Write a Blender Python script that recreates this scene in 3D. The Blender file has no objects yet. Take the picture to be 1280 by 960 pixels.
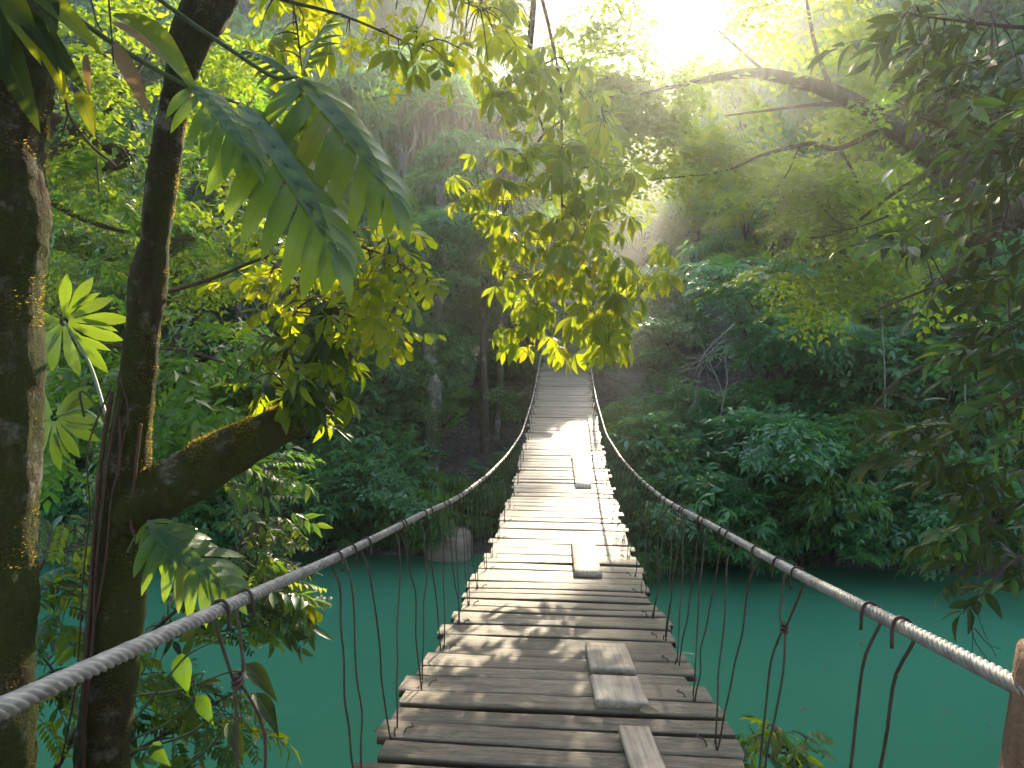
import bpy, math, random
import numpy as np
from mathutils import Vector, Matrix, noise

# ------------------------------------------------------------------ camera
SC = bpy.context.scene
F = 865.0                                   # focal length in photo pixels (1280 wide)
PITCH = math.atan(95 / F)
YAW = math.atan(67 / F)                     # the view turns left of the bridge axis (+Y)
CAM = Vector((0, 0, 4.6))                   # water level is z = 0
cd = bpy.data.cameras.new('camera')
cam = bpy.data.objects.new('camera', cd)
SC.collection.objects.link(cam)
cam.location = CAM
cam.rotation_euler = (math.pi / 2 - PITCH, 0, YAW)
cd.sensor_width = 36
cd.lens = 36 * F / 1280
cd.clip_start = 0.05
cd.clip_end = 600
SC.camera = cam

# ------------------------------------------------------------------ light
SUN_AZ = math.radians(8.6)                  # to the right of +Y
SUN_EL = math.radians(20.2)
world = bpy.data.worlds.new('World')
SC.world = world
world.use_nodes = True
wn = world.node_tree.nodes
wl = world.node_tree.links
wn.clear()
wo = wn.new('ShaderNodeOutputWorld')
wb = wn.new('ShaderNodeBackground')
sky = wn.new('ShaderNodeTexSky')
sky.sky_type = 'NISHITA'
sky.sun_disc = False
sky.sun_elevation = SUN_EL
sky.sun_rotation = SUN_AZ
sky.air_density = 1.0
sky.dust_density = 2.0
wb.inputs['Strength'].default_value = 0.15
wl.new(sky.outputs[0], wb.inputs[0])
wl.new(wb.outputs[0], wo.inputs[0])

sd = bpy.data.lights.new('sun', 'SUN')
sd.energy = 2.2
sd.angle = math.radians(0.53)
sd.color = (1.0, 0.86, 0.62)
sun = bpy.data.objects.new('sun', sd)
SC.collection.objects.link(sun)
SUN_DIR = Vector((math.sin(SUN_AZ) * math.cos(SUN_EL), math.cos(SUN_AZ) * math.cos(SUN_EL), math.sin(SUN_EL)))
sun.rotation_euler = SUN_DIR.to_track_quat('Z', 'Y').to_euler()
sun.location = (10, 60, 40)

SC.view_settings.view_transform = 'Standard'
SC.view_settings.look = 'None'
SC.view_settings.exposure = 2.68
SC.view_settings.gamma = 1.0
SC.view_settings.use_curve_mapping = False
SC.cycles.use_denoising = True
SC.cycles.max_bounces = 8
SC.cycles.diffuse_bounces = 4
SC.cycles.transmission_bounces = 4
SC.cycles.volume_bounces = 0
SC.cycles.sample_clamp_indirect = 6

# ------------------------------------------------------------------ helpers
C = SC.collection
R = random.Random(7)
NP = np.random.default_rng(7)


def direction(px, py):
    x = (px - 640) / F
    y = -(py - 480) / F
    fy = math.cos(PITCH) + y * math.sin(PITCH)
    fz = -math.sin(PITCH) + y * math.cos(PITCH)
    return Vector((x * math.cos(YAW) - fy * math.sin(YAW), x * math.sin(YAW) + fy * math.cos(YAW), fz))


def at(px, py, Y):
    """point on the ray of a photo pixel at distance Y along the bridge axis"""
    d = direction(px, py)
    return CAM + d * (Y / d.y)


def interp(tab, v):
    return float(np.interp(v, [a for a, _ in tab], [b for _, b in tab]))


def smooth_tab(tab, a, b, n=200, k=9):
    xs = np.linspace(a, b, n)
    ys = np.interp(xs, [t[0] for t in tab], [t[1] for t in tab])
    pad = np.pad(ys, k, mode='reflect', reflect_type='odd')
    ys = np.convolve(pad, np.ones(2 * k + 1) / (2 * k + 1), 'valid')
    return list(zip(xs.tolist(), ys.tolist()))


def mesh_np(name, V, Fq, smooth=False, uv=None):
    V = np.asarray(V, dtype=np.float32)
    Fq = np.asarray(Fq, dtype=np.int32)
    me = bpy.data.meshes.new(name)
    me.vertices.add(len(V))
    me.vertices.foreach_set('co', V.ravel())
    n, k = Fq.shape
    me.loops.add(n * k)
    me.loops.foreach_set('vertex_index', Fq.ravel())
    me.polygons.add(n)
    me.polygons.foreach_set('loop_start', np.arange(0, n * k, k, dtype=np.int32))
    if smooth:
        me.polygons.foreach_set('use_smooth', np.ones(n, dtype=bool))
    if uv is not None:
        ul = me.uv_layers.new(name='UVMap')
        ul.data.foreach_set('uv', np.asarray(uv, dtype=np.float32)[Fq.ravel()].ravel())
    me.update(calc_edges=True)
    me.validate()
    return me


class MB:
    """collects quads, then becomes ONE mesh"""

    def __init__(self):
        self.v, self.f, self.u, self.n = [], [], [], 0

    def add(self, V, Fq, uv=None):
        V = np.asarray(V, dtype=np.float64)
        Fq = np.asarray(Fq, dtype=np.int64)
        self.v.append(V)
        self.f.append(Fq + self.n)
        self.u.append(np.zeros((len(V), 2)) if uv is None else np.asarray(uv))
        self.n += len(V)

    def mesh(self, name, smooth=False):
        return mesh_np(name, np.concatenate(self.v), np.concatenate(self.f), smooth, np.concatenate(self.u))

    def arrays(self):
        return np.concatenate(self.v), np.concatenate(self.f), np.concatenate(self.u)


def obj(name, me, mat=None, parent=None, loc=None):
    o = bpy.data.objects.new(name, me)
    C.objects.link(o)
    if mat is not None and me is not None and not me.materials:
        me.materials.append(mat)
    if parent is not None:
        o.parent = parent
    if loc is not None:
        o.location = loc
    return o


def tag(o, label=None, cat=None, group=None, kind=None):
    if label:
        o['label'] = label
    if cat:
        o['category'] = cat
    if group:
        o['group'] = group
    if kind:
        o['kind'] = kind
    return o


def thing(name, label, cat, loc=(0, 0, 0), group=None):
    o = bpy.data.objects.new(name, None)
    C.objects.link(o)
    o.location = loc
    o.empty_display_size = 0.1
    return tag(o, label, cat, group)


def copy_tree(o, parent=None):
    c = o.copy()
    C.objects.link(c)
    c.parent = parent
    for ch in list(o.children):
        copy_tree(ch, c)
    return c


def frame_along(P):
    P = np.asarray(P, dtype=np.float64)
    T = np.gradient(P, axis=0)
    T /= np.linalg.norm(T, axis=1)[:, None] + 1e-12
    up = np.array([0, 0, 1.0]) if abs(T[0][2]) < 0.9 else np.array([1.0, 0, 0])
    A = np.zeros_like(P)
    B = np.zeros_like(P)
    a = np.cross(up, T[0])
    a /= np.linalg.norm(a)
    for i in range(len(P)):
        a = a - T[i] * np.dot(a, T[i])
        a /= np.linalg.norm(a) + 1e-12
        A[i] = a
        B[i] = np.cross(T[i], a)
    return T, A, B


def tube(P, r, segs=6, rough=0.0, freq=3.0, seed=0.0, cap=True):
    """tube along P; rough gives lumps as a share of the radius"""
    P = np.asarray([tuple(p) for p in P], dtype=np.float64)
    n = len(P)
    r = np.full(n, float(r)) if np.isscalar(r) else np.asarray(r, dtype=np.float64)
    T, A, B = frame_along(P)
    ang = np.arange(segs) / segs * 2 * math.pi
    V = P[:, None, :] + r[:, None, None] * (np.cos(ang)[None, :, None] * A[:, None, :] + np.sin(ang)[None, :, None] * B[:, None, :])
    V = V.reshape(-1, 3)
    if rough:
        for i in range(len(V)):
            k = i // segs
            p = V[i]
            s = noise.noise(Vector(p) * freq + Vector((seed, 0, 0))) + 0.5 * noise.noise(Vector(p) * freq * 3.1 + Vector((0, seed, 0)))
            V[i] = P[k] + (p - P[k]) * (1 + rough * s)
    i = np.arange(n - 1)[:, None]
    j = np.arange(segs)[None, :]
    j2 = (j + 1) % segs
    Fq = np.stack([i * segs + j, i * segs + j2, (i + 1) * segs + j2, (i + 1) * segs + j], -1).reshape(-1, 4)
    uv = np.stack([np.repeat(np.linspace(0, 1, n), segs), np.tile(ang / 6.283, n)], -1)
    if cap:
        V = np.concatenate([V, P[:1], P[-1:]])
        uv = np.concatenate([uv, [[0, 0]], [[1, 0]]])
        jj = np.arange(0, segs, 2)
        c0 = np.stack([np.full(len(jj), n * segs), (jj + 2) % segs, (jj + 1) % segs, jj], -1)
        e = (n - 1) * segs
        c1 = np.stack([np.full(len(jj), n * segs + 1), e + jj, e + (jj + 1) % segs, e + (jj + 2) % segs], -1)
        Fq = np.concatenate([Fq, c0, c1])
    return V, Fq, uv


def curve(pts, n=24):
    """Catmull-Rom through the points"""
    P = np.asarray([tuple(p) for p in pts], dtype=np.float64)
    if len(P) == 2:
        return P[0] + (P[1] - P[0]) * np.linspace(0, 1, n)[:, None]
    Q = np.concatenate([[2 * P[0] - P[1]], P, [2 * P[-1] - P[-2]]])
    out = []
    m = len(P) - 1
    for s in np.linspace(0, m - 1e-6, n):
        i = int(s)
        t = s - i
        a, b, c, d = Q[i:i + 4]
        out.append(0.5 * (2 * b + (c - a) * t + (2 * a - 5 * b + 4 * c - d) * t * t + (3 * b - a - 3 * c + d) * t ** 3))
    return np.asarray(out)


def box(mb, c, s, rot=None):
    V = np.array([[x, y, z] for x in (-.5, .5) for y in (-.5, .5) for z in (-.5, .5)]) * np.asarray(s)
    if rot is not None:
        V = V @ np.asarray(rot).T
    mb.add(V + np.asarray(c), [[0, 1, 3, 2], [4, 6, 7, 5], [0, 4, 5, 1], [2, 3, 7, 6], [0, 2, 6, 4], [1, 5, 7, 3]])


# ------------------------------------------------------------------ materials
def new_mat(name):
    m = bpy.data.materials.new(name)
    m.use_nodes = True
    nt = m.node_tree
    nt.nodes.clear()
    return m, nt.nodes, nt.links


def N(nodes, kind, **kw):
    n = nodes.new('ShaderNode' + kind)
    for k, v in kw.items():
        if k in n.inputs:
            n.inputs[k].default_value = v
        else:
            setattr(n, k, v)
    return n


def ramp(nodes, stops):
    n = nodes.new('ShaderNodeValToRGB')
    e = n.color_ramp.elements
    while len(e) > 1:
        e.remove(e[-1])
    e[0].position, e[0].color = stops[0][0], (*stops[0][1], 1)
    for p, c in stops[1:]:
        k = e.new(p)
        k.color = (*c, 1)
    return n


def leaf_mat(name, cols, trans, amount=0.42, rough=0.38, spec=0.5, vein=False, sick=0.04):
    """cols: colours spread over leaves; trans: light that comes through a leaf"""
    m, n, l = new_mat(name)
    geo = N(n, 'NewGeometry')
    oi = N(n, 'ObjectInfo')
    ad = N(n, 'MATH' if False else 'Math', operation='ADD')
    l.new(geo.outputs['Random Per Island'], ad.inputs[0])
    l.new(oi.outputs['Random'], ad.inputs[1])
    fr = N(n, 'Math', operation='FRACT')
    l.new(ad.outputs[0], fr.inputs[0])
    st = [(i / len(cols), c) for i, c in enumerate(cols)]
    st[-1] = (1 - sick - 0.02, cols[-1])
    st.append((1 - sick, (0.16, 0.13, 0.02)))
    rp = ramp(n, st)
    l.new(fr.outputs[0], rp.inputs[0])
    tc = N(n, 'TexCoord')
    nz = N(n, 'TexNoise', Scale=0.7, Detail=3.0)
    l.new(tc.outputs['Object'], nz.inputs['Vector'])
    hs = N(n, 'HueSaturation')
    mr = N(n, 'MapRange')
    mr.inputs['From Min'].default_value = 0.3
    mr.inputs['From Max'].default_value = 0.7
    mr.inputs['To Min'].default_value = 0.72
    mr.inputs['To Max'].default_value = 1.3
    l.new(nz.outputs[0], mr.inputs['Value'])
    l.new(mr.outputs[0], hs.inputs['Value'])
    l.new(rp.outputs[0], hs.inputs['Color'])
    col = hs.outputs[0]
    tcol = N(n, 'Mix', data_type='RGBA', blend_type='MULTIPLY')
    tcol.inputs[0].default_value = 1.0
    tcol.inputs[6].default_value = (*trans, 1)
    sc = N(n, 'Mix', data_type='RGBA', blend_type='MIX')
    sc.inputs[0].default_value = 0.35
    sc.inputs[6].default_value = (1, 1, 1, 1)
    hv = N(n, 'HueSaturation', Value=6.0)
    l.new(col, hv.inputs['Color'])
    l.new(hv.outputs[0], sc.inputs[7])
    l.new(sc.outputs[2], tcol.inputs[7])
    p = N(n, 'BsdfPrincipled', Roughness=rough)
    p.inputs['Specular IOR Level'].default_value = spec
    tr = N(n, 'BsdfTranslucent')
    if vein:
        uv = N(n, 'UVMap')
        sx = N(n, 'SeparateXYZ')
        l.new(uv.outputs[0], sx.inputs[0])
        ab = N(n, 'Math', operation='ABSOLUTE')
        l.new(sx.outputs['Y'], ab.inputs[0])
        mid = N(n, 'Math', operation='LESS_THAN')
        mid.inputs[1].default_value = 0.07
        l.new(ab.outputs[0], mid.inputs[0])
        # side veins: slanted lines
        s1 = N(n, 'Math', operation='MULTIPLY_ADD')
        l.new(ab.outputs[0], s1.inputs[0])
        s1.inputs[1].default_value = -0.35
        l.new(sx.outputs['X'], s1.inputs[2])
        s2 = N(n, 'Math', operation='MULTIPLY')
        s2.inputs[1].default_value = 11.0
        l.new(s1.outputs[0], s2.inputs[0])
        s3 = N(n, 'Math', operation='FRACT')
        l.new(s2.outputs[0], s3.inputs[0])
        s4 = N(n, 'Math', operation='LESS_THAN')
        s4.inputs[1].default_value = 0.1
        l.new(s3.outputs[0], s4.inputs[0])
        mx = N(n, 'Math', operation='MULTIPLY_ADD')
        mx.inputs[1].default_value = 0.4
        l.new(s4.outputs[0], mx.inputs[0])
        l.new(mid.outputs[0], mx.inputs[2])
        cl = N(n, 'Math', operation='MINIMUM')
        cl.inputs[1].default_value = 1.0
        l.new(mx.outputs[0], cl.inputs[0])
        vm = N(n, 'Mix', data_type='RGBA')
        sc2 = N(n, 'Math', operation='MULTIPLY')
        sc2.inputs[1].default_value = 0.55
        l.new(cl.outputs[0], sc2.inputs[0])
        l.new(sc2.outputs[0], vm.inputs[0])
        l.new(col, vm.inputs[6])
        vm.inputs[7].default_value = (0.16, 0.19, 0.05, 1)
        l.new(vm.outputs[2], p.inputs['Base Color'])
        dk = N(n, 'Mix', data_type='RGBA', blend_type='MULTIPLY')
        l.new(sc2.outputs[0], dk.inputs[0])
        l.new(tcol.outputs[2], dk.inputs[6])
        dk.inputs[7].default_value = (0.5, 0.5, 0.3, 1)
        l.new(dk.outputs[2], tr.inputs[0])
        bp = N(n, 'Bump', Strength=0.35, Distance=0.003)
        l.new(cl.outputs[0], bp.inputs['Height'])
        l.new(bp.outputs[0], p.inputs['Normal'])
    else:
        l.new(col, p.inputs['Base Color'])
        l.new(tcol.outputs[2], tr.inputs[0])
    ms = N(n, 'MixShader')
    ms.inputs[0].default_value = amount
    l.new(p.outputs[0], ms.inputs[1])
    l.new(tr.outputs[0], ms.inputs[2])
    out = N(n, 'OutputMaterial')
    l.new(ms.outputs[0], out.inputs[0])
    return m


def bark_mat(name, cols, moss=None, lichen=None, scale=6.0, stretch=(1, 1, 0.25), moss_amt=0.5, lichen_amt=0.62, bump=0.6):
    m, n, l = new_mat(name)
    tc = N(n, 'TexCoord')
    mp = N(n, 'Mapping')
    mp.inputs['Scale'].default_value = stretch
    l.new(tc.outputs['Object'], mp.inputs[0])
    n1 = N(n, 'TexNoise', Scale=scale * 4, Detail=6.0, Roughness=0.65)
    l.new(mp.outputs[0], n1.inputs['Vector'])
    rp = ramp(n, [(0.3, cols[0]), (0.5, cols[1]), (0.72, cols[2])])
    l.new(n1.outputs[0], rp.inputs[0])
    col = rp.outputs[0]
    n2 = N(n, 'TexNoise', Scale=scale * 14, Detail=4.0, Roughness=0.7)
    l.new(tc.outputs['Object'], n2.inputs['Vector'])
    for c, amt, sc, sd in ((lichen, lichen_amt, scale * 1.3, 3.0), (moss, moss_amt, scale * 0.6, 9.0)):
        if c is None:
            continue
        nm = N(n, 'TexNoise', Scale=sc, Detail=5.0, Roughness=0.7)
        off = N(n, 'Mapping')
        off.inputs['Location'].default_value = (sd, sd, sd)
        l.new(tc.outputs['Object'], off.inputs[0])
        l.new(off.outputs[0], nm.inputs['Vector'])
        mr = N(n, 'MapRange')
        mr.inputs['From Min'].default_value = amt - 0.05
        mr.inputs['From Max'].default_value = amt + 0.05
        l.new(nm.outputs[0], mr.inputs['Value'])
        mx = N(n, 'Mix', data_type='RGBA')
        l.new(mr.outputs[0], mx.inputs[0])
        l.new(col, mx.inputs[6])
        v = N(n, 'Mix', data_type='RGBA')
        l.new(n2.outputs[0], v.inputs[0])
        v.inputs[6].default_value = (c[0] * .5, c[1] * .5, c[2] * .5, 1)
        v.inputs[7].default_value = (c[0] * 1.5, c[1] * 1.5, c[2] * 1.5, 1)
        l.new(v.outputs[2], mx.inputs[7])
        col = mx.outputs[2]
    p = N(n, 'BsdfPrincipled', Roughness=0.9)
    p.inputs['Specular IOR Level'].default_value = 0.2
    l.new(col, p.inputs['Base Color'])
    sm = N(n, 'Math', operation='ADD')
    l.new(n1.outputs[0], sm.inputs[0])
    l.new(n2.outputs[0], sm.inputs[1])
    bp = N(n, 'Bump', Strength=bump, Distance=0.02)
    l.new(sm.outputs[0], bp.inputs['Height'])
    l.new(bp.outputs[0], p.inputs['Normal'])
    out = N(n, 'OutputMaterial')
    l.new(p.outputs[0], out.inputs[0])
    return m


def wood_mat(name, cols, rough=0.5, algae=None, spots=True, spec=0.5):
    """weathered sawn timber, grain along local X"""
    m, n, l = new_mat(name)
    tc = N(n, 'TexCoord')
    oi = N(n, 'ObjectInfo')
    ml = N(n, 'Math', operation='MULTIPLY')
    ml.inputs[1].default_value = 60.0
    l.new(oi.outputs['Random'], ml.inputs[0])
    cb = N(n, 'CombineXYZ')
    l.new(ml.outputs[0], cb.inputs[0])
    l.new(ml.outputs[0], cb.inputs[2])
    va = N(n, 'VectorMath', operation='ADD')
    l.new(tc.outputs['Object'], va.inputs[0])
    l.new(cb.outputs[0], va.inputs[1])
    mp = N(n, 'Mapping')
    mp.inputs['Scale'].default_value = (1.2, 34, 34)
    l.new(va.outputs[0], mp.inputs[0])
    g = N(n, 'TexNoise', Scale=1.6, Detail=7.0, Roughness=0.62, Distortion=0.6)
    l.new(mp.outputs[0], g.inputs['Vector'])
    rp = ramp(n, [(0.33, cols[0]), (0.48, cols[1]), (0.64, cols[2])])
    l.new(g.outputs[0], rp.inputs[0])
    b = N(n, 'TexNoise', Scale=5.0, Detail=5.0, Roughness=0.6)
    l.new(va.outputs[0], b.inputs['Vector'])
    rb = ramp(n, [(0.3, (0.42, 0.38, 0.34)), (0.52, (1, 1, 1)), (0.8, (1.25, 1.22, 1.2))])
    l.new(b.outputs[0], rb.inputs[0])
    mu = N(n, 'Mix', data_type='RGBA', blend_type='MULTIPLY')
    mu.inputs[0].default_value = 0.85
    l.new(rp.outputs[0], mu.inputs[6])
    l.new(rb.outputs[0], mu.inputs[7])
    col = mu.outputs[2]
    hs = N(n, 'HueSaturation')
    mr = N(n, 'MapRange')
    mr.inputs['To Min'].default_value = 0.72
    mr.inputs['To Max'].default_value = 1.22
    l.new(oi.outputs['Random'], mr.inputs['Value'])
    l.new(mr.outputs[0], hs.inputs['Value'])
    l.new(col, hs.inputs['Color'])
    col = hs.outputs[0]
    if algae:
        sx = N(n, 'SeparateXYZ')
        l.new(tc.outputs['Object'], sx.inputs[0])
        ab = N(n, 'Math', operation='ABSOLUTE')
        l.new(sx.outputs[0], ab.inputs[0])
        a1 = N(n, 'MapRange')
        a1.inputs['From Min'].default_value = 0.2
        a1.inputs['From Max'].default_value = 0.6
        a1.inputs['To Min'].default_value = -0.12
        a1.inputs['To Max'].default_value = 0.1
        l.new(ab.outputs[0], a1.inputs['Value'])
        nn = N(n, 'TexNoise', Scale=7.0, Detail=4.0)
        l.new(va.outputs[0], nn.inputs['Vector'])
        s = N(n, 'Math', operation='ADD')
        l.new(nn.outputs[0], s.inputs[0])
        l.new(a1.outputs[0], s.inputs[1])
        a2 = N(n, 'MapRange')
        a2.inputs['From Min'].default_value = 0.56
        a2.inputs['From Max'].default_value = 0.72
        a2.inputs['To Max'].default_value = 0.75
        l.new(s.outputs[0], a2.inputs['Value'])
        mx = N(n, 'Mix', data_type='RGBA')
        l.new(a2.outputs[0], mx.inputs[0])
        l.new(col, mx.inputs[6])
        mx.inputs[7].default_value = (*algae, 1)
        col = mx.outputs[2]
    p = N(n, 'BsdfPrincipled', Roughness=rough)
    p.inputs['Specular IOR Level'].default_value = spec
    l.new(col, p.inputs['Base Color'])
    bp = N(n, 'Bump', Strength=0.8, Distance=0.006)
    l.new(g.outputs[0], bp.inputs['Height'])
    l.new(bp.outputs[0], p.inputs['Normal'])
    out = N(n, 'OutputMaterial')
    l.new(p.outputs[0], out.inputs[0])
    return m


def plain_mat(name, col, rough=0.7, metal=0.0, var=0.25, scale=30.0, bump=0.2):
    m, n, l = new_mat(name)
    tc = N(n, 'TexCoord')
    nz = N(n, 'TexNoise', Scale=scale, Detail=4.0)
    l.new(tc.outputs['Object'], nz.inputs['Vector'])
    rp = ramp(n, [(0.3, tuple(c * (1 - var) for c in col)), (0.7, tuple(c * (1 + var) for c in col))])
    l.new(nz.outputs[0], rp.inputs[0])
    p = N(n, 'BsdfPrincipled', Roughness=rough, Metallic=metal)
    l.new(rp.outputs[0], p.inputs['Base Color'])
    if bump:
        bp = N(n, 'Bump', Strength=bump, Distance=0.01)
        l.new(nz.outputs[0], bp.inputs['Height'])
        l.new(bp.outputs[0], p.inputs['Normal'])
    out = N(n, 'OutputMaterial')
    l.new(p.outputs[0], out.inputs[0])
    return m


M = {}
M['leaf_cool'] = leaf_mat('leaf_cool', [(0.035, 0.11, 0.04), (0.055, 0.15, 0.06), (0.075, 0.18, 0.08), (0.08, 0.18, 0.045)], (0.28, 0.55, 0.1), 0.34, 0.28, sick=0.02)
M['leaf_mid'] = leaf_mat('leaf_mid', [(0.04, 0.1, 0.025), (0.06, 0.14, 0.032), (0.085, 0.16, 0.036)], (0.30, 0.50, 0.04), 0.4, 0.36)
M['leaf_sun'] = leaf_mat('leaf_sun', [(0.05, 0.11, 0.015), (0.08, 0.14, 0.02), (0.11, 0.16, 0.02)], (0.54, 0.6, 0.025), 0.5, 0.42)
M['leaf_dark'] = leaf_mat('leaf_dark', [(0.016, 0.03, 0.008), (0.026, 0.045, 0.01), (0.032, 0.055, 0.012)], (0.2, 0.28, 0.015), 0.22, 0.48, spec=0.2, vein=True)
M['leaf_mid_v'] = leaf_mat('leaf_mid_v', [(0.035, 0.085, 0.02), (0.05, 0.11, 0.025)], (0.3, 0.48, 0.03), 0.38, 0.3, vein=True)
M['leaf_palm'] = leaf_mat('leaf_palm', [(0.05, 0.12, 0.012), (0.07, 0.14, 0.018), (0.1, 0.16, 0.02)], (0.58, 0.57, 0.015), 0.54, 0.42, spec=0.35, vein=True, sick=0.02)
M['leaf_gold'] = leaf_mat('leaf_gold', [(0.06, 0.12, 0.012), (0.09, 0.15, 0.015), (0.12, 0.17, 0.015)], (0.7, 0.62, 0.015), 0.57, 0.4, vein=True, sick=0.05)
M['leaf_split'] = leaf_mat('leaf_split', [(0.035, 0.09, 0.03), (0.045, 0.1, 0.035)], (0.5, 0.62, 0.03), 0.45, 0.3, vein=True, sick=0.0)
M['leaf_far'] = leaf_mat('leaf_far', [(0.045, 0.12, 0.04), (0.07, 0.15, 0.05), (0.1, 0.17, 0.05)], (0.4, 0.6, 0.08), 0.42, 0.45, sick=0.02)
M['leaf_dry'] = leaf_mat('leaf_dry', [(0.2, 0.13, 0.07), (0.27, 0.19, 0.11), (0.15, 0.09, 0.05)], (0.4, 0.25, 0.1), 0.25, 0.7)
M['bark_moss'] = bark_mat('bark_moss', [(0.028, 0.02, 0.009), (0.06, 0.043, 0.019), (0.115, 0.085, 0.043)], (0.05, 0.056, 0.012), (0.2, 0.2, 0.16), 5.0, moss_amt=0.47, lichen_amt=0.575, bump=1.0)
M['bark_pale'] = bark_mat('bark_pale', [(0.05, 0.04, 0.03), (0.12, 0.1, 0.08), (0.24, 0.22, 0.19)], (0.06, 0.08, 0.03), (0.34, 0.34, 0.3), 3.0, moss_amt=0.54, lichen_amt=0.56)
M['bark_brown'] = bark_mat('bark_brown', [(0.05, 0.03, 0.02), (0.1, 0.065, 0.045), (0.17, 0.12, 0.085)], None, (0.25, 0.22, 0.18), 4.0)
M['post_round'] = bark_mat('post_round', [(0.1, 0.05, 0.03), (0.2, 0.11, 0.07), (0.32, 0.2, 0.14)], None, (0.3, 0.25, 0.2), 4.0, (1, 1, .15))
M['twig'] = plain_mat('twig', (0.09, 0.06, 0.035), 0.8)
M['dead_wood'] = plain_mat('dead_wood', (0.2, 0.175, 0.15), 0.85)
M['green_stem'] = plain_mat('green_stem', (0.09, 0.12, 0.04), 0.5)
M['vine_root'] = plain_mat('vine_root', (0.09, 0.045, 0.03), 0.85, scale=60)
M['moss'] = leaf_mat('moss', [(0.045, 0.055, 0.01), (0.07, 0.07, 0.014), (0.1, 0.075, 0.02)], (0.85, 0.6, 0.09), 0.55, 0.8, spec=0.1, sick=0.01)
M['plank'] = wood_mat('plank', [(0.045, 0.029, 0.018), (0.18, 0.128, 0.086), (0.34, 0.26, 0.185)], 0.44, (0.05, 0.06, 0.016))
M['board'] = wood_mat('board', [(0.36, 0.255, 0.175), (0.5, 0.375, 0.27), (0.62, 0.49, 0.37)], 0.6)
M['post'] = wood_mat('post', [(0.2, 0.18, 0.16), (0.34, 0.32, 0.3), (0.5, 0.48, 0.46)], 0.6)
M['steel'] = plain_mat('steel', (0.27, 0.24, 0.21), 0.55, 0.3, 0.35, 40, 0.1)
M['wire'] = plain_mat('wire', (0.07, 0.045, 0.032), 0.6, 0.3, 0.4, 40, 0)
M['rock'] = bark_mat('rock', [(0.2, 0.14, 0.1), (0.34, 0.25, 0.18), (0.46, 0.36, 0.28)], (0.07, 0.08, 0.03), None, 0.9, (1, 1, 3), 0.62)


def ground_mat():
    m, n, l = new_mat('soil')
    tc = N(n, 'TexCoord')
    n1 = N(n, 'TexNoise', Scale=1.2, Detail=8.0, Roughness=0.65)
    n2 = N(n, 'TexVoronoi', Scale=9.0)
    l.new(tc.outputs['Object'], n1.inputs['Vector'])
    l.new(tc.outputs['Object'], n2.inputs['Vector'])
    rp = ramp(n, [(0.3, (0.05, 0.033, 0.02)), (0.55, (0.11, 0.07, 0.045)), (0.75, (0.17, 0.11, 0.07))])
    l.new(n1.outputs[0], rp.inputs[0])
    mx = N(n, 'Mix', data_type='RGBA', blend_type='OVERLAY')
    mx.inputs[0].default_value = 0.5
    l.new(rp.outputs[0], mx.inputs[6])
    l.new(n2.outputs['Color'], mx.inputs[7])
    hs0 = N(n, 'HueSaturation', Saturation=0.6)
    l.new(mx.outputs[2], hs0.inputs['Color'])
    sx = N(n, 'SeparateXYZ')
    l.new(tc.outputs['Object'], sx.inputs[0])
    gm = N(n, 'MapRange')
    gm.inputs['From Min'].default_value = 20
    gm.inputs['From Max'].default_value = 27
    l.new(sx.outputs['Y'], gm.inputs['Value'])
    gc = ramp(n, [(0.3, (0.02, 0.045, 0.012)), (0.7, (0.05, 0.09, 0.025))])
    l.new(n1.outputs[0], gc.inputs[0])
    hs = N(n, 'Mix', data_type='RGBA')
    l.new(gm.outputs[0], hs.inputs[0])
    l.new(hs0.outputs[0], hs.inputs[6])
    l.new(gc.outputs[0], hs.inputs[7])
    p = N(n, 'BsdfPrincipled', Roughness=0.95)
    l.new(hs.outputs[2], p.inputs['Base Color'])
    bp = N(n, 'Bump', Strength=0.8, Distance=0.06)
    l.new(n2.outputs['Distance'], bp.inputs['Height'])
    l.new(bp.outputs[0], p.inputs['Normal'])
    out = N(n, 'OutputMaterial')
    l.new(p.outputs[0], out.inputs[0])
    return m


def water_mat():
    m, n, l = new_mat('water')
    tc = N(n, 'TexCoord')
    n0 = N(n, 'TexNoise', Scale=0.25, Detail=4.0)
    l.new(tc.outputs['Object'], n0.inputs['Vector'])
    rp = ramp(n, [(0.3, (0.045, 0.18, 0.095)), (0.7, (0.062, 0.22, 0.122))])
    l.new(n0.outputs[0], rp.inputs[0])
    mp = N(n, 'Mapping')
    mp.inputs['Scale'].default_value = (1, 2.2, 1)
    l.new(tc.outputs['Object'], mp.inputs[0])
    n1 = N(n, 'TexNoise', Scale=2.2, Detail=5.0, Roughness=0.5)
    l.new(mp.outputs[0], n1.inputs['Vector'])
    p = N(n, 'BsdfPrincipled', Roughness=0.08, IOR=1.33)
    p.inputs['Specular IOR Level'].default_value = 0.5
    l.new(rp.outputs[0], p.inputs['Base Color'])
    bp = N(n, 'Bump', Strength=0.2, Distance=0.07)
    l.new(n1.outputs[0], bp.inputs['Height'])
    l.new(bp.outputs[0], p.inputs['Normal'])
    out = N(n, 'OutputMaterial')
    l.new(p.outputs[0], out.inputs[0])
    return m


# ------------------------------------------------------------------ ground and water
def ss(a, b, x):
    t = min(1, max(0, (x - a) / (b - a)))
    return t * t * (3 - 2 * t)


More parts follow.
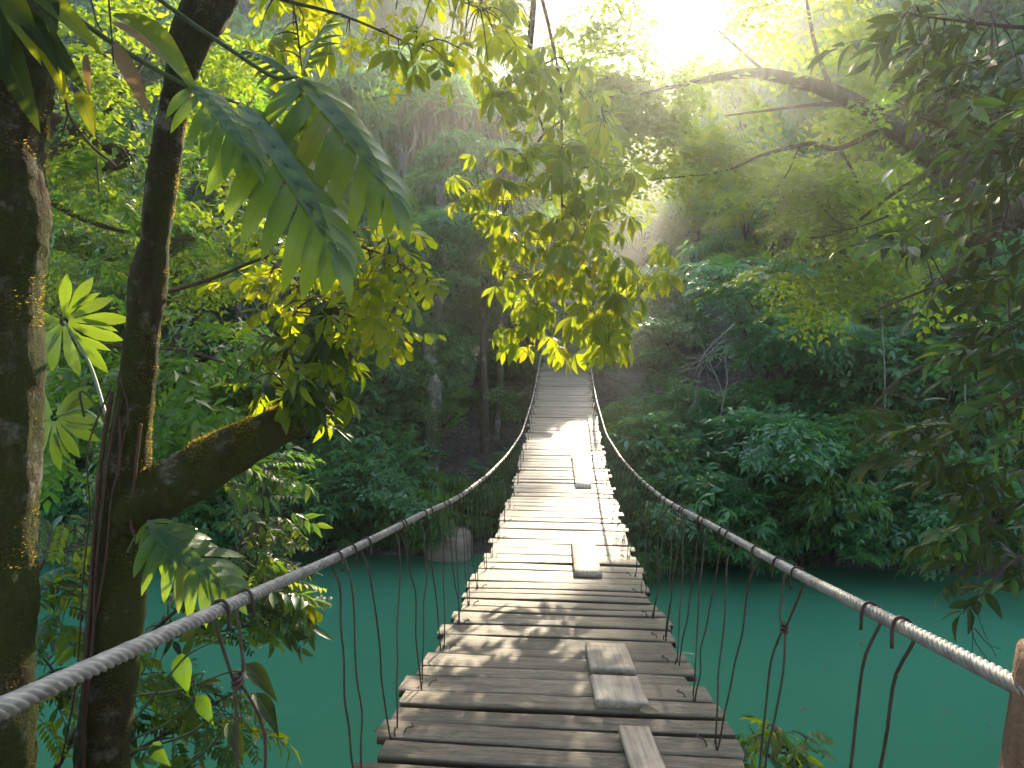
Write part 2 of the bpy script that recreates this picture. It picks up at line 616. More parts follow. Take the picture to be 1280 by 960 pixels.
def terrain(x, y):
    yw = 12.3 + 0.35 * noise.noise(Vector((x * 0.35, 1.7, 0))) - 0.004 * x * x * (1 if abs(x) < 25 else 0) - (2.5 if abs(x) >= 25 else 0)
    if y < 8:                                                # near bank
        e = 0.3 + 0.9 * ss(-2.2, -4.5, x) + 0.6 * ss(3, 6, x)
        z = 3.25 - 0.85 * max(0, y - e) if y > e else 3.25
        z = max(z, -1.6)
        z += 0.06 * noise.noise(Vector((x, y, 3)))
        return z
    d = y - yw
    if d < 0:
        return max(-1.6, -0.1 + d * 0.9)
    z = interp([(0, -0.1), (0.5, 0.25), (3.7, 1.4), (7.7, 2.5), (11, 3.6), (18, 6.0)], min(d, 18))
    az = math.degrees(math.atan2(x, y))
    k = 0.45 - 0.24 * math.exp(-((az - 9) / 9.0) ** 2)
    z += max(0, d - 18) * k
    z += 0.35 * ss(0, 4, d) * noise.noise(Vector((x * 0.4, y * 0.4, 0)))
    if y > 16.3:                                             # landing and path behind the bridge
        w = math.exp(-(x / 1.6) ** 2) * (1 - ss(24, 30, y))
        z = z + (3.22 + max(0, y - 18) * 0.1 - z) * w * ss(16.3, 17.1, y)
    return z


def graded(lo, hi, fine_lo, fine_hi, step, coarse):
    a = list(np.arange(lo, fine_lo, coarse)) + list(np.arange(fine_lo, fine_hi, step)) + list(np.arange(fine_hi, hi + coarse, coarse))
    return a


gx = graded(-90, 90, -14, 14, 0.45, 4)
gy = graded(-32, 104, -4, 30, 0.4, 4)
V = [(x, y, terrain(x, y)) for y in gy for x in gx]
nx = len(gx)
Fq = [(j * nx + i, j * nx + i + 1, (j + 1) * nx + i + 1, (j + 1) * nx + i) for j in range(len(gy) - 1) for i in range(nx - 1)]
tag(obj('ground', mesh_np('ground', V, Fq, True), ground_mat()), kind='structure')

wx = np.linspace(-90, 90, 61)
wy = np.linspace(2, 16, 15)
V = [(x, y, 0.004 * noise.noise(Vector((x, y, 0)))) for y in wy for x in wx]
Fq = [(j * 61 + i, j * 61 + i + 1, (j + 1) * 61 + i + 1, (j + 1) * 61 + i) for j in range(14) for i in range(60)]
tag(obj('river_water', mesh_np('river_water', V, Fq, True), water_mat()), kind='structure')

# ------------------------------------------------------------------ the bridge
DECK = smooth_tab([(-1, -1.2), (0, -1.22), (1, -1.28), (2.05, -1.42), (2.9, -1.59), (3.7, -1.75), (4.93, -1.96), (6.4, -2.09), (8.65, -2.18),
                   (10.4, -2.12), (12.1, -2.03), (14, -1.86), (16, -1.58), (17.2, -1.30), (18, -1.2)], -1, 18)
CABLE = smooth_tab([(-1, -0.2), (0, -0.3), (.65, -.42), (.9, -.47), (1.2, -.55), (1.8, -.67), (2.4, -.79), (3, -.9), (3.6, -1.04), (5.2, -1.29),
                    (7, -1.52), (9.5, -1.74), (12.6, -1.68), (15, -1.42), (17.3, -1.08)], -1, 17.3, 200, 6)
ROWS = [(450, 17.1), (480, 15.9), (500, 14.0), (530, 12.1), (560, 10.4), (600, 8.65), (660, 6.4), (720, 4.93), (780, 3.7), (840, 2.9), (950, 2.05), (1000, 1.75)]


def deck_z(y):
    return 4.6 + interp(DECK, y)


def cable_z(y):
    return 4.6 + interp(CABLE, y)


def deck_pitch(y):
    return math.atan2(deck_z(y + .1) - deck_z(y - .1), .2)


XC = -0.03
bridge = thing('suspension_bridge', 'plank suspension bridge hung from two steel cables over the turquoise river', 'bridge', (XC, 0, deck_z(0)))


def on_bridge(o):
    o.parent = bridge
    o.location = Vector(o.location) - bridge.location
    return o


def plank_mesh(i):
    """sawn plank, worn edges, slightly bowed, local X along its length"""
    r = random.Random(100 + i)
    n = 9
    mb = MB()
    prof = [(-.5, -.5), (.5, -.5), (.5, .34), (.44, .5), (-.44, .5), (-.5, .34)]
    bow = r.uniform(-.006, .006)
    cup = r.uniform(-.003, .003)
    V = []
    for a in range(n):
        t = a / (n - 1) * 2 - 1
        w = 1 + r.uniform(-.035, .035)
        sh = r.uniform(-.02, .02)
        for (py, pz) in prof:
            V.append((t * .5 + (r.uniform(-.006, .006) if abs(t) == 1 else 0), py * w + sh, pz + (bow * (1 - t * t) + r.uniform(-.0016, .0016)) * 30 + cup * 30 * (abs(py) * 2) ** 2))
    k = len(prof)
    Fq = [(a * k + b, a * k + (b + 1) % k, (a + 1) * k + (b + 1) % k, (a + 1) * k + b) for a in range(n - 1) for b in range(k)]
    e = (n - 1) * k
    Fq = [tuple(reversed(f)) for f in Fq]
    Fq += [(0, 1, 2, 5), (5, 2, 3, 4), (e + 5, e + 2, e + 1, e), (e + 4, e + 3, e + 2, e + 5)]
    mb.add(V, Fq)
    me = mb.mesh('plank')
    me.materials.append(M['plank'])
    return me


PLANKS = [plank_mesh(i) for i in range(10)]
y = -0.7
k = 0
rp_ = random.Random(21)
while y < 17.05:
    w = rp_.choice([.105, .125, .135, .15, .16, .18])
    gap = rp_.choice([.008, .012, .018, .026, .036]) if y < 11 else rp_.choice([.004, .007, .012])
    yc = y + w / 2
    L = 1.2 + rp_.uniform(-.05, .05)
    o = obj('plank', PLANKS[k % 10] if k < 10 else rp_.choice(PLANKS))
    o.location = (XC + rp_.uniform(-.025, .025), yc, deck_z(yc) - .015 + rp_.uniform(-.004, .004))
    o.rotation_euler = (deck_pitch(yc) + rp_.uniform(-.035, .035), rp_.uniform(-.006, .006), rp_.uniform(-.012, .012))
    if rp_.random() < .5:
        o.rotation_euler.rotate(Matrix.Rotation(math.pi, 3, o.rotation_euler.to_matrix().col[2]))
    o.scale = (L, w, .032)
    on_bridge(o)
    y += w + gap
    k += 1


def rope_mesh(x, name, y0=-1.0, y1=17.3, split=5.0):
    """steel cable: six strands laid round each other as far as one can tell them apart"""
    mb = MB()
    pitch = 0.085
    step = pitch / 8
    ys = np.arange(y0, split, step)
    lob = 6
    per = 4
    P = np.array([[x, q, cable_z(q)] for q in ys])
    segs = lob * per
    ang = np.arange(segs) / segs * 2 * math.pi
    rad = 0.0125 * (0.78 + 0.25 * np.abs(np.cos(ang * lob / 2)) ** 0.7)
    T, A, B = frame_along(P)
    tw = (ys - y0) / pitch * 2 * math.pi
    a2 = ang[None, :] + tw[:, None]
    Vv = P[:, None, :] + rad[None, :, None] * (np.cos(a2)[..., None] * A[:, None, :] + np.sin(a2)[..., None] * B[:, None, :])
    n = len(ys)
    i = np.arange(n - 1)[:, None]
    j = np.arange(segs)[None, :]
    j2 = (j + 1) % segs
    mb.add(Vv.reshape(-1, 3), np.stack([i * segs + j, (i + 1) * segs + j, (i + 1) * segs + j2, i * segs + j2], -1).reshape(-1, 4)[:, ::-1])
    ys = np.linspace(split - .01, y1, 60)
    mb.add(*tube([[x, q, cable_z(q)] for q in ys], 0.0122, 10))
    return mb.mesh(name, True)


for x in (-0.60, 0.57):
    on_bridge(obj('handrail_cable', rope_mesh(x, 'handrail_cable'), M['steel']))
for x in (-0.50, 0.46):
    mb = MB()
    mb.add(*tube([[x, q, deck_z(q) - .045] for q in np.linspace(-1, 17.4, 70)], 0.011, 8))
    on_bridge(obj('support_cable', mb.mesh('support_cable', True), M['steel']))

# hanger wires: a bent wire over the cable, both ends tied to the deck edge
rh = random.Random(5)
for side, x in ((-1, -0.60), (1, 0.57)):
    first = [1.17, 1.78, 2.2] if side < 0 else [1.22, 1.76, 2.22]
    yb = first[0]
    xe = XC + side * 0.545
    i = 0
    while yb < 16.8:
        mb = MB()
        spread = rh.uniform(.10, .2)
        if yb > 10:
            spread *= .6
        ends = []
        zb = deck_z(yb) - .05
        knot = i == (0 if side < 0 else 1)
        if yb < 1.8:
            spread = .05 if side > 0 and i == 0 else .07
        mid = rh.uniform(.22, .3)
        for s in (-1, 1):
            yt = yb + s * spread + rh.uniform(-.03, .03)
            zt = cable_z(yt) + .013
            top = np.array([x, yt, zt])
            bot = np.array([xe + rh.uniform(-.01, .01), yb + s * rh.uniform(.008, .03), zb])
            pts = []
            kk = rh.uniform(.25, .8)
            kd = np.array([rh.uniform(-.018, .018), rh.uniform(-.03, .03), 0])
            for t in np.linspace(0, 1, 9):
                p = top + (bot - top) * t
                p = p + kd * math.exp(-((t - kk) / .12) ** 2) + np.array([rh.uniform(-.004, .004), rh.uniform(-.005, .005), 0])
                if knot:
                    pk = np.array([x, yb + s * .008, cable_z(yb) - mid * .55])
                    q = .5 - .5 * math.cos(min(1, abs(t - .22) / .22) * math.pi)
                    p = pk * (1 - q) + p * q
                pts.append(p)
            # over the cable and down the far side a little
            hook = [top + np.array([-side * .016, s * .002, -.05]), top + np.array([-side * .0165, 0, -.012]), top + np.array([-side * .006, 0, .004]), top + np.array([side * .012, 0, -.004])]
            hook[1][2] = zt - .012
            path = curve([hook[0], hook[1], hook[2], hook[3]] + [pts[0] + np.array([side * .016, 0, -.03])] + pts[1:], 40)
            mb.add(*tube(path, (.0032 if yb < 4 else .0028), 5))
        # tie under and over the plank edge
        c = np.array([xe, yb, zb])
        tie = [c + np.array([-side * .02, .0, .0]), c + np.array([-side * .035, .008, .066]), c + np.array([-side * .06, .02, .07]), c + np.array([-side * .05, .035, .072])]
        kb = MB()
        kb.add(*tube(curve(tie, 9), .0026, 4))
        kb.add(*tube(curve([c + np.array([side * .004 * math.cos(a), .02 * math.cos(a), .06 + .014 * math.sin(a)]) for a in np.linspace(0, 9, 12)], 16), .0026, 4))
        if knot:
            pk = np.array([x, yb, cable_z(yb) - mid * .55])
            kb.add(*tube(curve([pk + np.array([.008 * math.cos(a), .013 * math.sin(a), -.01 + a * .0016]) for a in np.linspace(0, 18, 20)], 40), .0035, 5))
        w_ = on_bridge(obj('hanger_wire', mb.mesh('hanger_wire', True), M['wire']))
        obj('wire_tie', kb.mesh('wire_tie', True), M['wire'], w_)
        i += 1
        yb = first[i] if i < 3 else yb + (rh.uniform(.38, .55) if yb < 5 else rh.uniform(.5, .68))

# posts at the far landing and beside the near end
for x in (-0.60, 0.60):
    mb = MB()
    zb = deck_z(17.2)
    V, Fq, _ = tube([[0, 0, -.9], [0, 0, 0.0], [0, .01, .8], [.01, 0, 1.55]], [.1, .1, .095, .09], 4)
    mb.add(V, Fq)
    o = obj('post', mb.mesh('post'), M['post'])
    o.location = (x * .86 + XC, 17.32, zb)
    o.rotation_euler = (0, 0, math.radians(45))
    on_bridge(o)
mb = MB()
box(mb, (0, 0, 0), (1.5, .09, .11))
o = obj('crossbar', mb.mesh('crossbar'), M['post'])
o.location = (XC, 17.25, deck_z(17.2) + 1.5)
on_bridge(o)
for side in (-1, 1):
    mb = MB()
    b = Vector((.604 * side, 0.85, 0))
    if side < 0:
        b = Vector((-.78, -0.35, 0))
    pth = [(b.x - side * .03, b.y, 2.4), (b.x - side * .02, b.y, 3.6), (b.x, b.y, 4.0), (b.x + side * .004, b.y, 4.18)]
    mb.add(*tube(curve(pth, 24), .05, 18, .07, 9, 3))
    o = obj('post', mb.mesh('post', True), M['post_round'])
    on_bridge(o)

# loose boards lying on the deck
def loose_board(px0, px1, py_far, py_near, label, skew=0.0):
    yf, yn = interp(ROWS, py_far), interp(ROWS, py_near)
    yc = (yf + yn) / 2
    L = yf - yn
    a = at(px0, py_near, yn)
    b = at(px1, py_near, yn)
    wd = b.x - a.x
    mb = MB()
    n = 8
    prof = [(-.5, 0), (.5, 0), (.5, .8), (.47, 1), (-.47, 1), (-.5, .8)]
    V = []
    rr = random.Random(int(px0))
    for q in range(n):
        t = q / (n - 1) - .5
        for (u, w) in prof:
            V.append((t * L + rr.uniform(-.002, .002) + (u * .008 if q in (0, n - 1) else 0), u * wd + rr.uniform(-.001, .001), w * .026 + .02 * (t * 2) ** 2 * .25 * L))
    k = 6
    Fq = [(a_ * k + b_, a_ * k + (b_ + 1) % k, (a_ + 1) * k + (b_ + 1) % k, (a_ + 1) * k + b_) for a_ in range(n - 1) for b_ in range(k)]
    e = (n - 1) * k
    Fq += [(5, 2, 1, 0), (4, 3, 2, 5), (e, e + 1, e + 2, e + 5), (e + 5, e + 2, e + 3, e + 4)]
    mb.add(V, Fq)
    o = obj('loose_board', mb.mesh('loose_board'), M['board'])
    xc = (a.x + b.x) / 2 + skew * (L / 2)
    o.location = (xc, yc, deck_z(yc) + .008)
    o.rotation_euler = Matrix.Rotation(deck_pitch(yc), 3, 'X').to_euler()
    o.rotation_euler = (Matrix.Rotation(deck_pitch(yc), 3, 'X') @ Matrix.Rotation(math.pi / 2 + skew, 3, 'Z')).to_euler()
    return tag(o, label, 'board', 'loose boards on the deck')


loose_board(716, 736, 572, 613, 'long narrow pale board lying lengthwise on the far half of the deck', .02)
loose_board(716, 751, 682, 726, 'pale board lying lengthwise mid deck, second longest of the loose boards', .01)
loose_board(735, 792, 815, 847, 'short squarish tan board with clean face, just beyond another square board', .03)
loose_board(742, 809, 857, 895, 'short squarish tan board with a brown dead leaf at its edge', .03)
loose_board(790, 838, 921, 990, 'narrow tan board lying lengthwise, beside the square board with the leaf', .06)

# ------------------------------------------------------------------ foliage building blocks
LEAF_V = np.array([[0, 0, 0], [.5, 0, .0], [1, 0, -.16], [.42, .2, .07], [.42, -.2, .07]])
LEAF_F = np.array([[0, 4, 2, 1], [0, 1, 2, 3]])


def rotm(yaw, pitch, roll):
    cy, sy, cp, sp, cr, sr = math.cos(yaw), math.sin(yaw), math.cos(pitch), math.sin(pitch), math.cos(roll), math.sin(roll)
    Rz = np.array([[cy, -sy, 0], [sy, cy, 0], [0, 0, 1]])
    Ry = np.array([[cp, 0, -sp], [0, 1, 0], [sp, 0, cp]])        # positive pitch lifts +X
    Rx = np.array([[1, 0, 0], [0, cr, -sr], [0, sr, cr]])
    return Rz @ Ry @ Rx


def leaf_set(tr, width=1.0):
    """tr: list of (pos, yaw, pitch, roll, length) -> verts, faces"""
    n = len(tr)
    Rm = np.stack([rotm(t[1], t[2], t[3]) * t[4] for t in tr])
    Pm = np.stack([t[0] for t in tr])
    tv = LEAF_V * np.array([1, width, 1])
    V = np.einsum('nij,kj->nki', Rm, tv) + Pm[:, None, :]
    Fq = (LEAF_F[None] + (np.arange(n) * len(tv))[:, None, None]).reshape(-1, 4)
    return V.reshape(-1, 3), Fq


def spray(rng, kind):
    """a leafy twig of unit length along +X"""
    tr = []
    g = rng.gauss
    if kind == 'alt':
        n = 17
        for i in range(n):
            t = .12 + .88 * i / (n - 1)
            s = 1 if i % 2 else -1
            p = np.array([t, .1 * math.sin(t * 3) * .4, -.3 * t * t])
            tr.append((p, s * rng.uniform(.55, 1.15) * (1 if i < n - 1 else .1), rng.uniform(-.55, .1), g(0, .35) + s * .2, rng.uniform(.22, .32)))
        for sgn in (-1, 1):
            for i in range(7):
                t = .2 + .8 * i / 6
                p = np.array([.3 + .45 * t, sgn * .42 * t, -.2 * t * t - .08])
                s = 1 if i % 2 else -1
                tr.append((p, sgn * .75 + s * rng.uniform(.5, 1.1), rng.uniform(-.6, .1), g(0, .4), rng.uniform(.2, .28)))
    elif kind == 'rosette':
        for c, n in ((np.array([.95, 0, 0]), 9), (np.array([.62, .38, -.12]), 8), (np.array([.62, -.36, -.1]), 8), (np.array([.3, .1, .05]), 7)):
            a0 = rng.uniform(0, 6)
            for i in range(n):
                tr.append((c + np.array([g(0, .02), g(0, .02), g(0, .03)]), a0 + i * 2.4, rng.uniform(-.75, .25), g(0, .3), rng.uniform(.24, .4)))
    elif kind == 'droop':
        n = 26
        for i in range(n):
            t = .1 + .9 * i / (n - 1)
            p = np.array([t + g(0, .04), g(0, .16) * (1.2 - t * .6), -.35 * t * t + g(0, .05)])
            tr.append((p, rng.uniform(-1.6, 1.6), rng.uniform(-1.35, -.5), g(0, .7), rng.uniform(.26, .42)))
    elif kind == 'fine':
        n = 13
        for b in range(5):
            by = (b - 2) * .42
            bl = rng.uniform(.5, .9)
            for i in range(n):
                t = .15 + .85 * i / (n - 1)
                s = 1 if i % 2 else -1
                p = np.array([.1 + math.cos(by) * t * bl, math.sin(by) * t * bl, -.25 * t * t + g(0, .03)])
                tr.append((p, by + s * rng.uniform(.6, 1.2), rng.uniform(-.5, .25), g(0, .4), rng.uniform(.11, .17)))
    elif kind == 'frond':
        n = 22
        for i in range(n):
            t = .1 + .9 * i / (n - 1)
            for s in (-1, 1):
                p = np.array([t, 0, .25 * t - .55 * t * t])
                tr.append((p, s * rng.uniform(1.0, 1.3), -.25 - .5 * t + g(0, .1), s * .3, .34 * math.sin(math.pi * (.12 + .83 * t)) + .05))
    elif kind == 'strap':
        n = 12
        for i in range(n):
            a = i * 2.4
            tr.append((np.array([.05, 0, 0]), a, rng.uniform(-.5, 1.1), g(0, .3), rng.uniform(.7, 1.1)))
    return tr


SPRAYS = {}


def sprays_of(kind, width):
    key = (kind, width)
    if key not in SPRAYS:
        rng = random.Random(hash(kind) % 1000 if False else sum(map(ord, kind)))
        SPRAYS[key] = [leaf_set(spray(rng, kind), width) for _ in range(6)]
    return SPRAYS[key]


def place_sprays(mb, rng, items, kind, width=1.0):
    """items: (pos, yaw, pitch, roll, size)"""
    var = sprays_of(kind, width)
    groups = [[] for _ in var]
    for it in items:
        groups[rng.randrange(len(var))].append(it)
    for (tv, tf), its in zip(var, groups):
        if not its:
            continue
        Rm = np.stack([rotm(i[1], i[2], i[3]) * i[4] for i in its])
        Pm = np.stack([np.asarray(i[0]) for i in its])
        V = np.einsum('nij,kj->nki', Rm, tv) + Pm[:, None, :]
        Fq = (tf[None] + (np.arange(len(its)) * len(tv))[:, None, None]).reshape(-1, 4)
        mb.add(V.reshape(-1, 3), Fq)


def lobe_items(rng, lobes, n, size, freq=0.8, thr=-0.12, low=-0.55, inner=0.62):
    """twigs spread through the outer part of uneven lobes, with gaps"""
    out = []
    wts = [abs(l[1][0] * l[1][1] + l[1][1] * l[1][2] + l[1][0] * l[1][2]) for l in lobes]
    sd = rng.uniform(0, 50)
    tries = 0
    while len(out) < n and tries < n * 8:
        tries += 1
        c, r = rng.choices(lobes, wts)[0]
        u = np.array([rng.gauss(0, 1), rng.gauss(0, 1), rng.gauss(0, 1)])
        u /= np.linalg.norm(u)
        if u[2] < low:
            continue
        r = np.asarray(r)
        k = rng.uniform(inner, 1.03)
        p = np.asarray(c) + r * u * k
        if noise.noise(Vector(p) * freq + Vector((sd, 0, 0))) < thr:
            continue
        o = u / r
        o /= np.linalg.norm(o)
        yaw = math.atan2(o[1], o[0]) + rng.gauss(0, .55)
        pitch = o[2] * .5 + rng.gauss(-.18, .28)
        s = size * rng.uniform(.7, 1.25)
        h = np.array([math.cos(yaw), math.sin(yaw), math.tan(max(-1, min(1, pitch)))]) * s * .5
        out.append((p - h, yaw, pitch, rng.gauss(0, .3), s))
    return out


def limbs(mb, rng, base_r, top, lobes, lean=(0, 0), segs=9, rough=.18):
    """trunk with a limb into each lobe"""
    tp = curve([(0, 0, -.3), (lean[0] * .3 + rng.uniform(-.1, .1), lean[1] * .3, top * .45), (lean[0], lean[1], top)], 14)
    mb.add(*tube(tp, np.linspace(base_r, base_r * .55, 14), segs, rough, 2.0, rng.uniform(0, 9)))
    for c, r in lobes:
        c = np.asarray(c, dtype=float)
        k = rng.randrange(6, 13)
        a = tp[k]
        m = a * .45 + c * .55 + np.array([0, 0, -.25 * abs(c[2] - a[2]) * rng.uniform(-.5, 1)])
        mb.add(*tube(curve([a, m, c], 9), np.linspace(base_r * .42, base_r * .1, 9), 6))
        for _ in range(4):
            e = c + np.asarray(r) * np.array([rng.uniform(-.8, .8), rng.uniform(-.8, .8), rng.uniform(-.2, .8)])
            q = (m + c) / 2
            mb.add(*tube(curve([q, (q + e) / 2 + np.array([0, 0, .1]), e], 6), np.linspace(base_r * .18, base_r * .04, 6), 5))


TREE_SRC = {}


def make_tree(kind):
    """source meshes for a kind of tree: (trunk mesh, crown mesh)"""
    if kind in TREE_SRC:
        return TREE_SRC[kind]
    rng = random.Random(sum(map(ord, kind)) * 7)
    tm, cm = MB(), MB()
    if kind.startswith('broad'):            # broad leaved tree, large glossy leaves in shelves
        lobes = [((rng.uniform(-1.3, 1.3), rng.uniform(-1.3, 1.3), rng.uniform(2.0, 4.6)), (rng.uniform(.8, 1.3), rng.uniform(.8, 1.3), rng.uniform(.45, .8))) for _ in range(9)]
        limbs(tm, rng, .12, 3.6, lobes, (rng.uniform(-.5, .5), rng.uniform(-.5, .5)))
        place_sprays(cm, rng, lobe_items(rng, lobes, 430, .62), 'alt', 1.0)
        mats = (M['bark_brown'], M['leaf_cool'])
    elif kind.startswith('rosette'):
        lobes = [((rng.uniform(-1.2, 1.2), rng.uniform(-1.2, 1.2), rng.uniform(1.2, 3.6)), (rng.uniform(.7, 1.2), rng.uniform(.7, 1.2), rng.uniform(.4, .7))) for _ in range(8)]
        limbs(tm, rng, .1, 2.8, lobes)
        place_sprays(cm, rng, lobe_items(rng, lobes, 380, .6), 'rosette', 1.1)
        mats = (M['bark_brown'], M['leaf_cool'])
    elif kind.startswith('fine'):
        lobes = [((rng.uniform(-1.6, 1.6), rng.uniform(-1.6, 1.6), rng.uniform(2.4, 6.0)), (rng.uniform(.7, 1.2), rng.uniform(.7, 1.2), rng.uniform(.4, .7))) for _ in range(11)]
        limbs(tm, rng, .12, 5.0, lobes)
        place_sprays(cm, rng, lobe_items(rng, lobes, 420, .7), 'fine', 1.15)
        mats = (M['bark_brown'], M['leaf_sun'])
    elif kind.startswith('droop'):
        lobes = [((rng.uniform(-2, 2), rng.uniform(-2, 2), rng.uniform(4.0, 9.5)), (rng.uniform(1, 1.7), rng.uniform(1, 1.7), rng.uniform(.7, 1.1))) for _ in range(12)]
        limbs(tm, rng, .2, 8.5, lobes)
        place_sprays(cm, rng, lobe_items(rng, lobes, 620, .95), 'droop', .8)
        mats = (M['bark_pale'], M['leaf_mid'])
    elif kind.startswith('tall'):           # hillside trees, seen from far off
        lobes = [((rng.uniform(-2.6, 2.6), rng.uniform(-2.6, 2.6), rng.uniform(3.5, 10.5)), (rng.uniform(1.2, 2.0), rng.uniform(1.2, 2.0), rng.uniform(.8, 1.3))) for _ in range(13)]
        limbs(tm, rng, .24, 9, lobes)
        place_sprays(cm, rng, lobe_items(rng, lobes, 520, 1.25, freq=.6), ('alt', 'droop')[len(kind) % 2], 1.15)
        mats = (M['bark_pale'], M['leaf_far'])
    elif kind.startswith('bush'):
        lobes = [((rng.uniform(-.8, .8), rng.uniform(-.8, .8), rng.uniform(.2, 1.1)), (rng.uniform(.4, .75), rng.uniform(.4, .75), rng.uniform(.28, .5))) for _ in range(7)]
        for c, r in lobes:
            tm.add(*tube(curve([(rng.uniform(-.1, .1), rng.uniform(-.1, .1), -.2), (c[0] * .4, c[1] * .4, c[2] * .6), c], 8), np.linspace(.03, .008, 8), 5))
        place_sprays(cm, rng, lobe_items(rng, lobes, 230, .42), ('alt', 'fine', 'rosette', 'droop')[int(kind[-1]) % 4], (1, 1.2, 1, .8)[int(kind[-1]) % 4])
        mats = (M['twig'], M['leaf_cool' if int(kind[-1]) % 2 == 0 else 'leaf_mid'])
    elif kind.startswith('fern'):
        its = []
        for i in range(13):
            its.append(((0, 0, .05), i * 2.4 + rng.uniform(-.3, .3), rng.uniform(.2, 1.0), 0, rng.uniform(.6, .95)))
        tm.add(*tube([(0, 0, -.2), (0, 0, .1)], [.05, .04], 6))
        place_sprays(cm, rng, its, 'frond', .75)
        mats = (M['twig'], M['leaf_mid'])
    a = tm.mesh(kind + '_trunk', True)
    a.materials.append(mats[0])
    b = cm.mesh(kind + '_crown')
    b.materials.append(mats[1])
    TREE_SRC[kind] = (a, b)
    return a, b


HEIGHT = {'tall': 12.0, 'droop': 10.8, 'broad': 5.4, 'rosette': 4.4, 'fine': 6.8, 'bush': 1.75, 'fern': .9}


def sun_cap(kind, x, y, s):
    """lower a tree where the sun has to reach the deck and the near trunks through the dip in the canopy"""
    if y < 13:
        return s
    k = kind.split('_')[0]
    rad = .3 * HEIGHT[k] * s
    d = x - (y - 8) * math.tan(SUN_AZ)
    lim = None
    if -1.5 - rad * .6 < d < 1.5 + rad * .6:
        lim = 2.35 + (y - 11.6) * .368
    elif -6.5 - rad * .5 < d < 2.5 + rad * .5:
        lim = 4.6 + (y - 3) * .362
    if lim is None:
        return s
    return min(s, max(0, lim - terrain(x, y)) / HEIGHT[k])


def tree(kind, name, label, x, y, scale=1.0, rz=None, group=None, cat='tree', sz=1.0, dz=0.0, leaf=None, cap=True):
    a, b = make_tree(kind)
    scale = sun_cap(kind, x, y, scale * sz) / sz if cap else scale
    if scale < .28:
        return None
    t = thing(name, label, cat, (x, y, terrain(x, y) + dz), group)
    t.rotation_euler = (R.uniform(-.05, .05), R.uniform(-.05, .05), R.uniform(0, 6.28) if rz is None else rz)
    t.scale = (scale, scale, scale * sz)
    bush = cat in ('bush', 'fern', 'shrub')
    obj('stem' if bush else 'trunk', a, None, t)
    c = obj('foliage' if bush else 'crown', b, None, t)
    if leaf:
        c.material_slots[0].link = 'OBJECT'
        c.material_slots[0].material = M[leaf]
    return t


LOOK = {'broad': 'oval glossy leaves in shelves', 'rosette': 'whorls of glossy leaves', 'droop': 'long drooping leaves', 'fine': 'tiny feathery leaves', 'fern': 'arching fronds',
        'bush_0': 'oval leaves', 'bush_1': 'tiny leaves', 'bush_2': 'whorled leaves', 'bush_3': 'drooping narrow leaves', 'bush_4': 'broad oval leaves', 'bush_5': 'fine small leaves', 'fern_0': 'arching fronds'}


def look(kind):
    return LOOK.get(kind) or LOOK[kind.split('_')[0]]


def col(px, Y):
    """X of the photo column px at distance Y (row near the horizon)"""
    return at(px, 480, Y).x


# ------------------------------------------------------------------ far bank: hillside trees
G1 = 'trees up the hazy hillside'
rng = random.Random(31)
for (Y, pxs, sc) in ((27, range(-160, 1500, 118), 1.0), (36, range(-120, 1450, 105), 1.15), (47, range(-60, 1400, 92), 1.3), (62, range(-20, 1350, 82), 1.5)):
    for px in pxs:
        p = px + rng.uniform(-30, 30)
        yy = Y + rng.uniform(-3, 3)
        s = sc * rng.uniform(.85, 1.2)
        x = col(p, yy)
        lf = rng.choice(['leaf_far', 'leaf_far', 'leaf_sun', 'leaf_mid'])
        kd = rng.choice(['tall_a', 'tall_bb', 'tall_c', 'droop_a'])
        L1 = '%s tree with %s leaves on the %s of the hazy hillside' % (
            {'leaf_far': 'pale green', 'leaf_sun': 'yellow-green', 'leaf_mid': 'deep green'}[lf], 'drooping' if kd in ('tall_bb', 'droop_a') else 'spreading', {27: 'foot', 36: 'lower part', 47: 'upper part', 62: 'crest'}[Y])
        tree(kd, 'hillside_tree', L1, x, yy, s, None, G1, leaf=lf)

for (Y, st) in ((29, 34), (36, 30), (45, 26), (56, 24)):
    for px in range(690, 930, st):
        p = px + rng.uniform(-8, 8)
        yy = Y + rng.uniform(-2.5, 2.5)
        kd = rng.choice(['broad_a', 'broad_b', 'droop_a', 'tall_a'])
        tree(kd, 'hillside_tree', 'low tree in the dip of the hazy hillside where the sun shines through', col(p, yy), yy, {'b': 1.3, 'd': .75, 't': .75}[kd[0]], None, 'trees in the dip', leaf=rng.choice(['leaf_far', 'leaf_sun', 'leaf_far']))

# trees close behind the bank
def group_of(rows, kind_choices, name, label, group, cat='tree', leaf=None):
    for (px, Y, s) in rows:
        kd = rng.choice(kind_choices)
        tree(kd, name, label % look(kd), col(px, Y), Y, s, None, group, cat, leaf=rng.choice(leaf) if leaf else None)


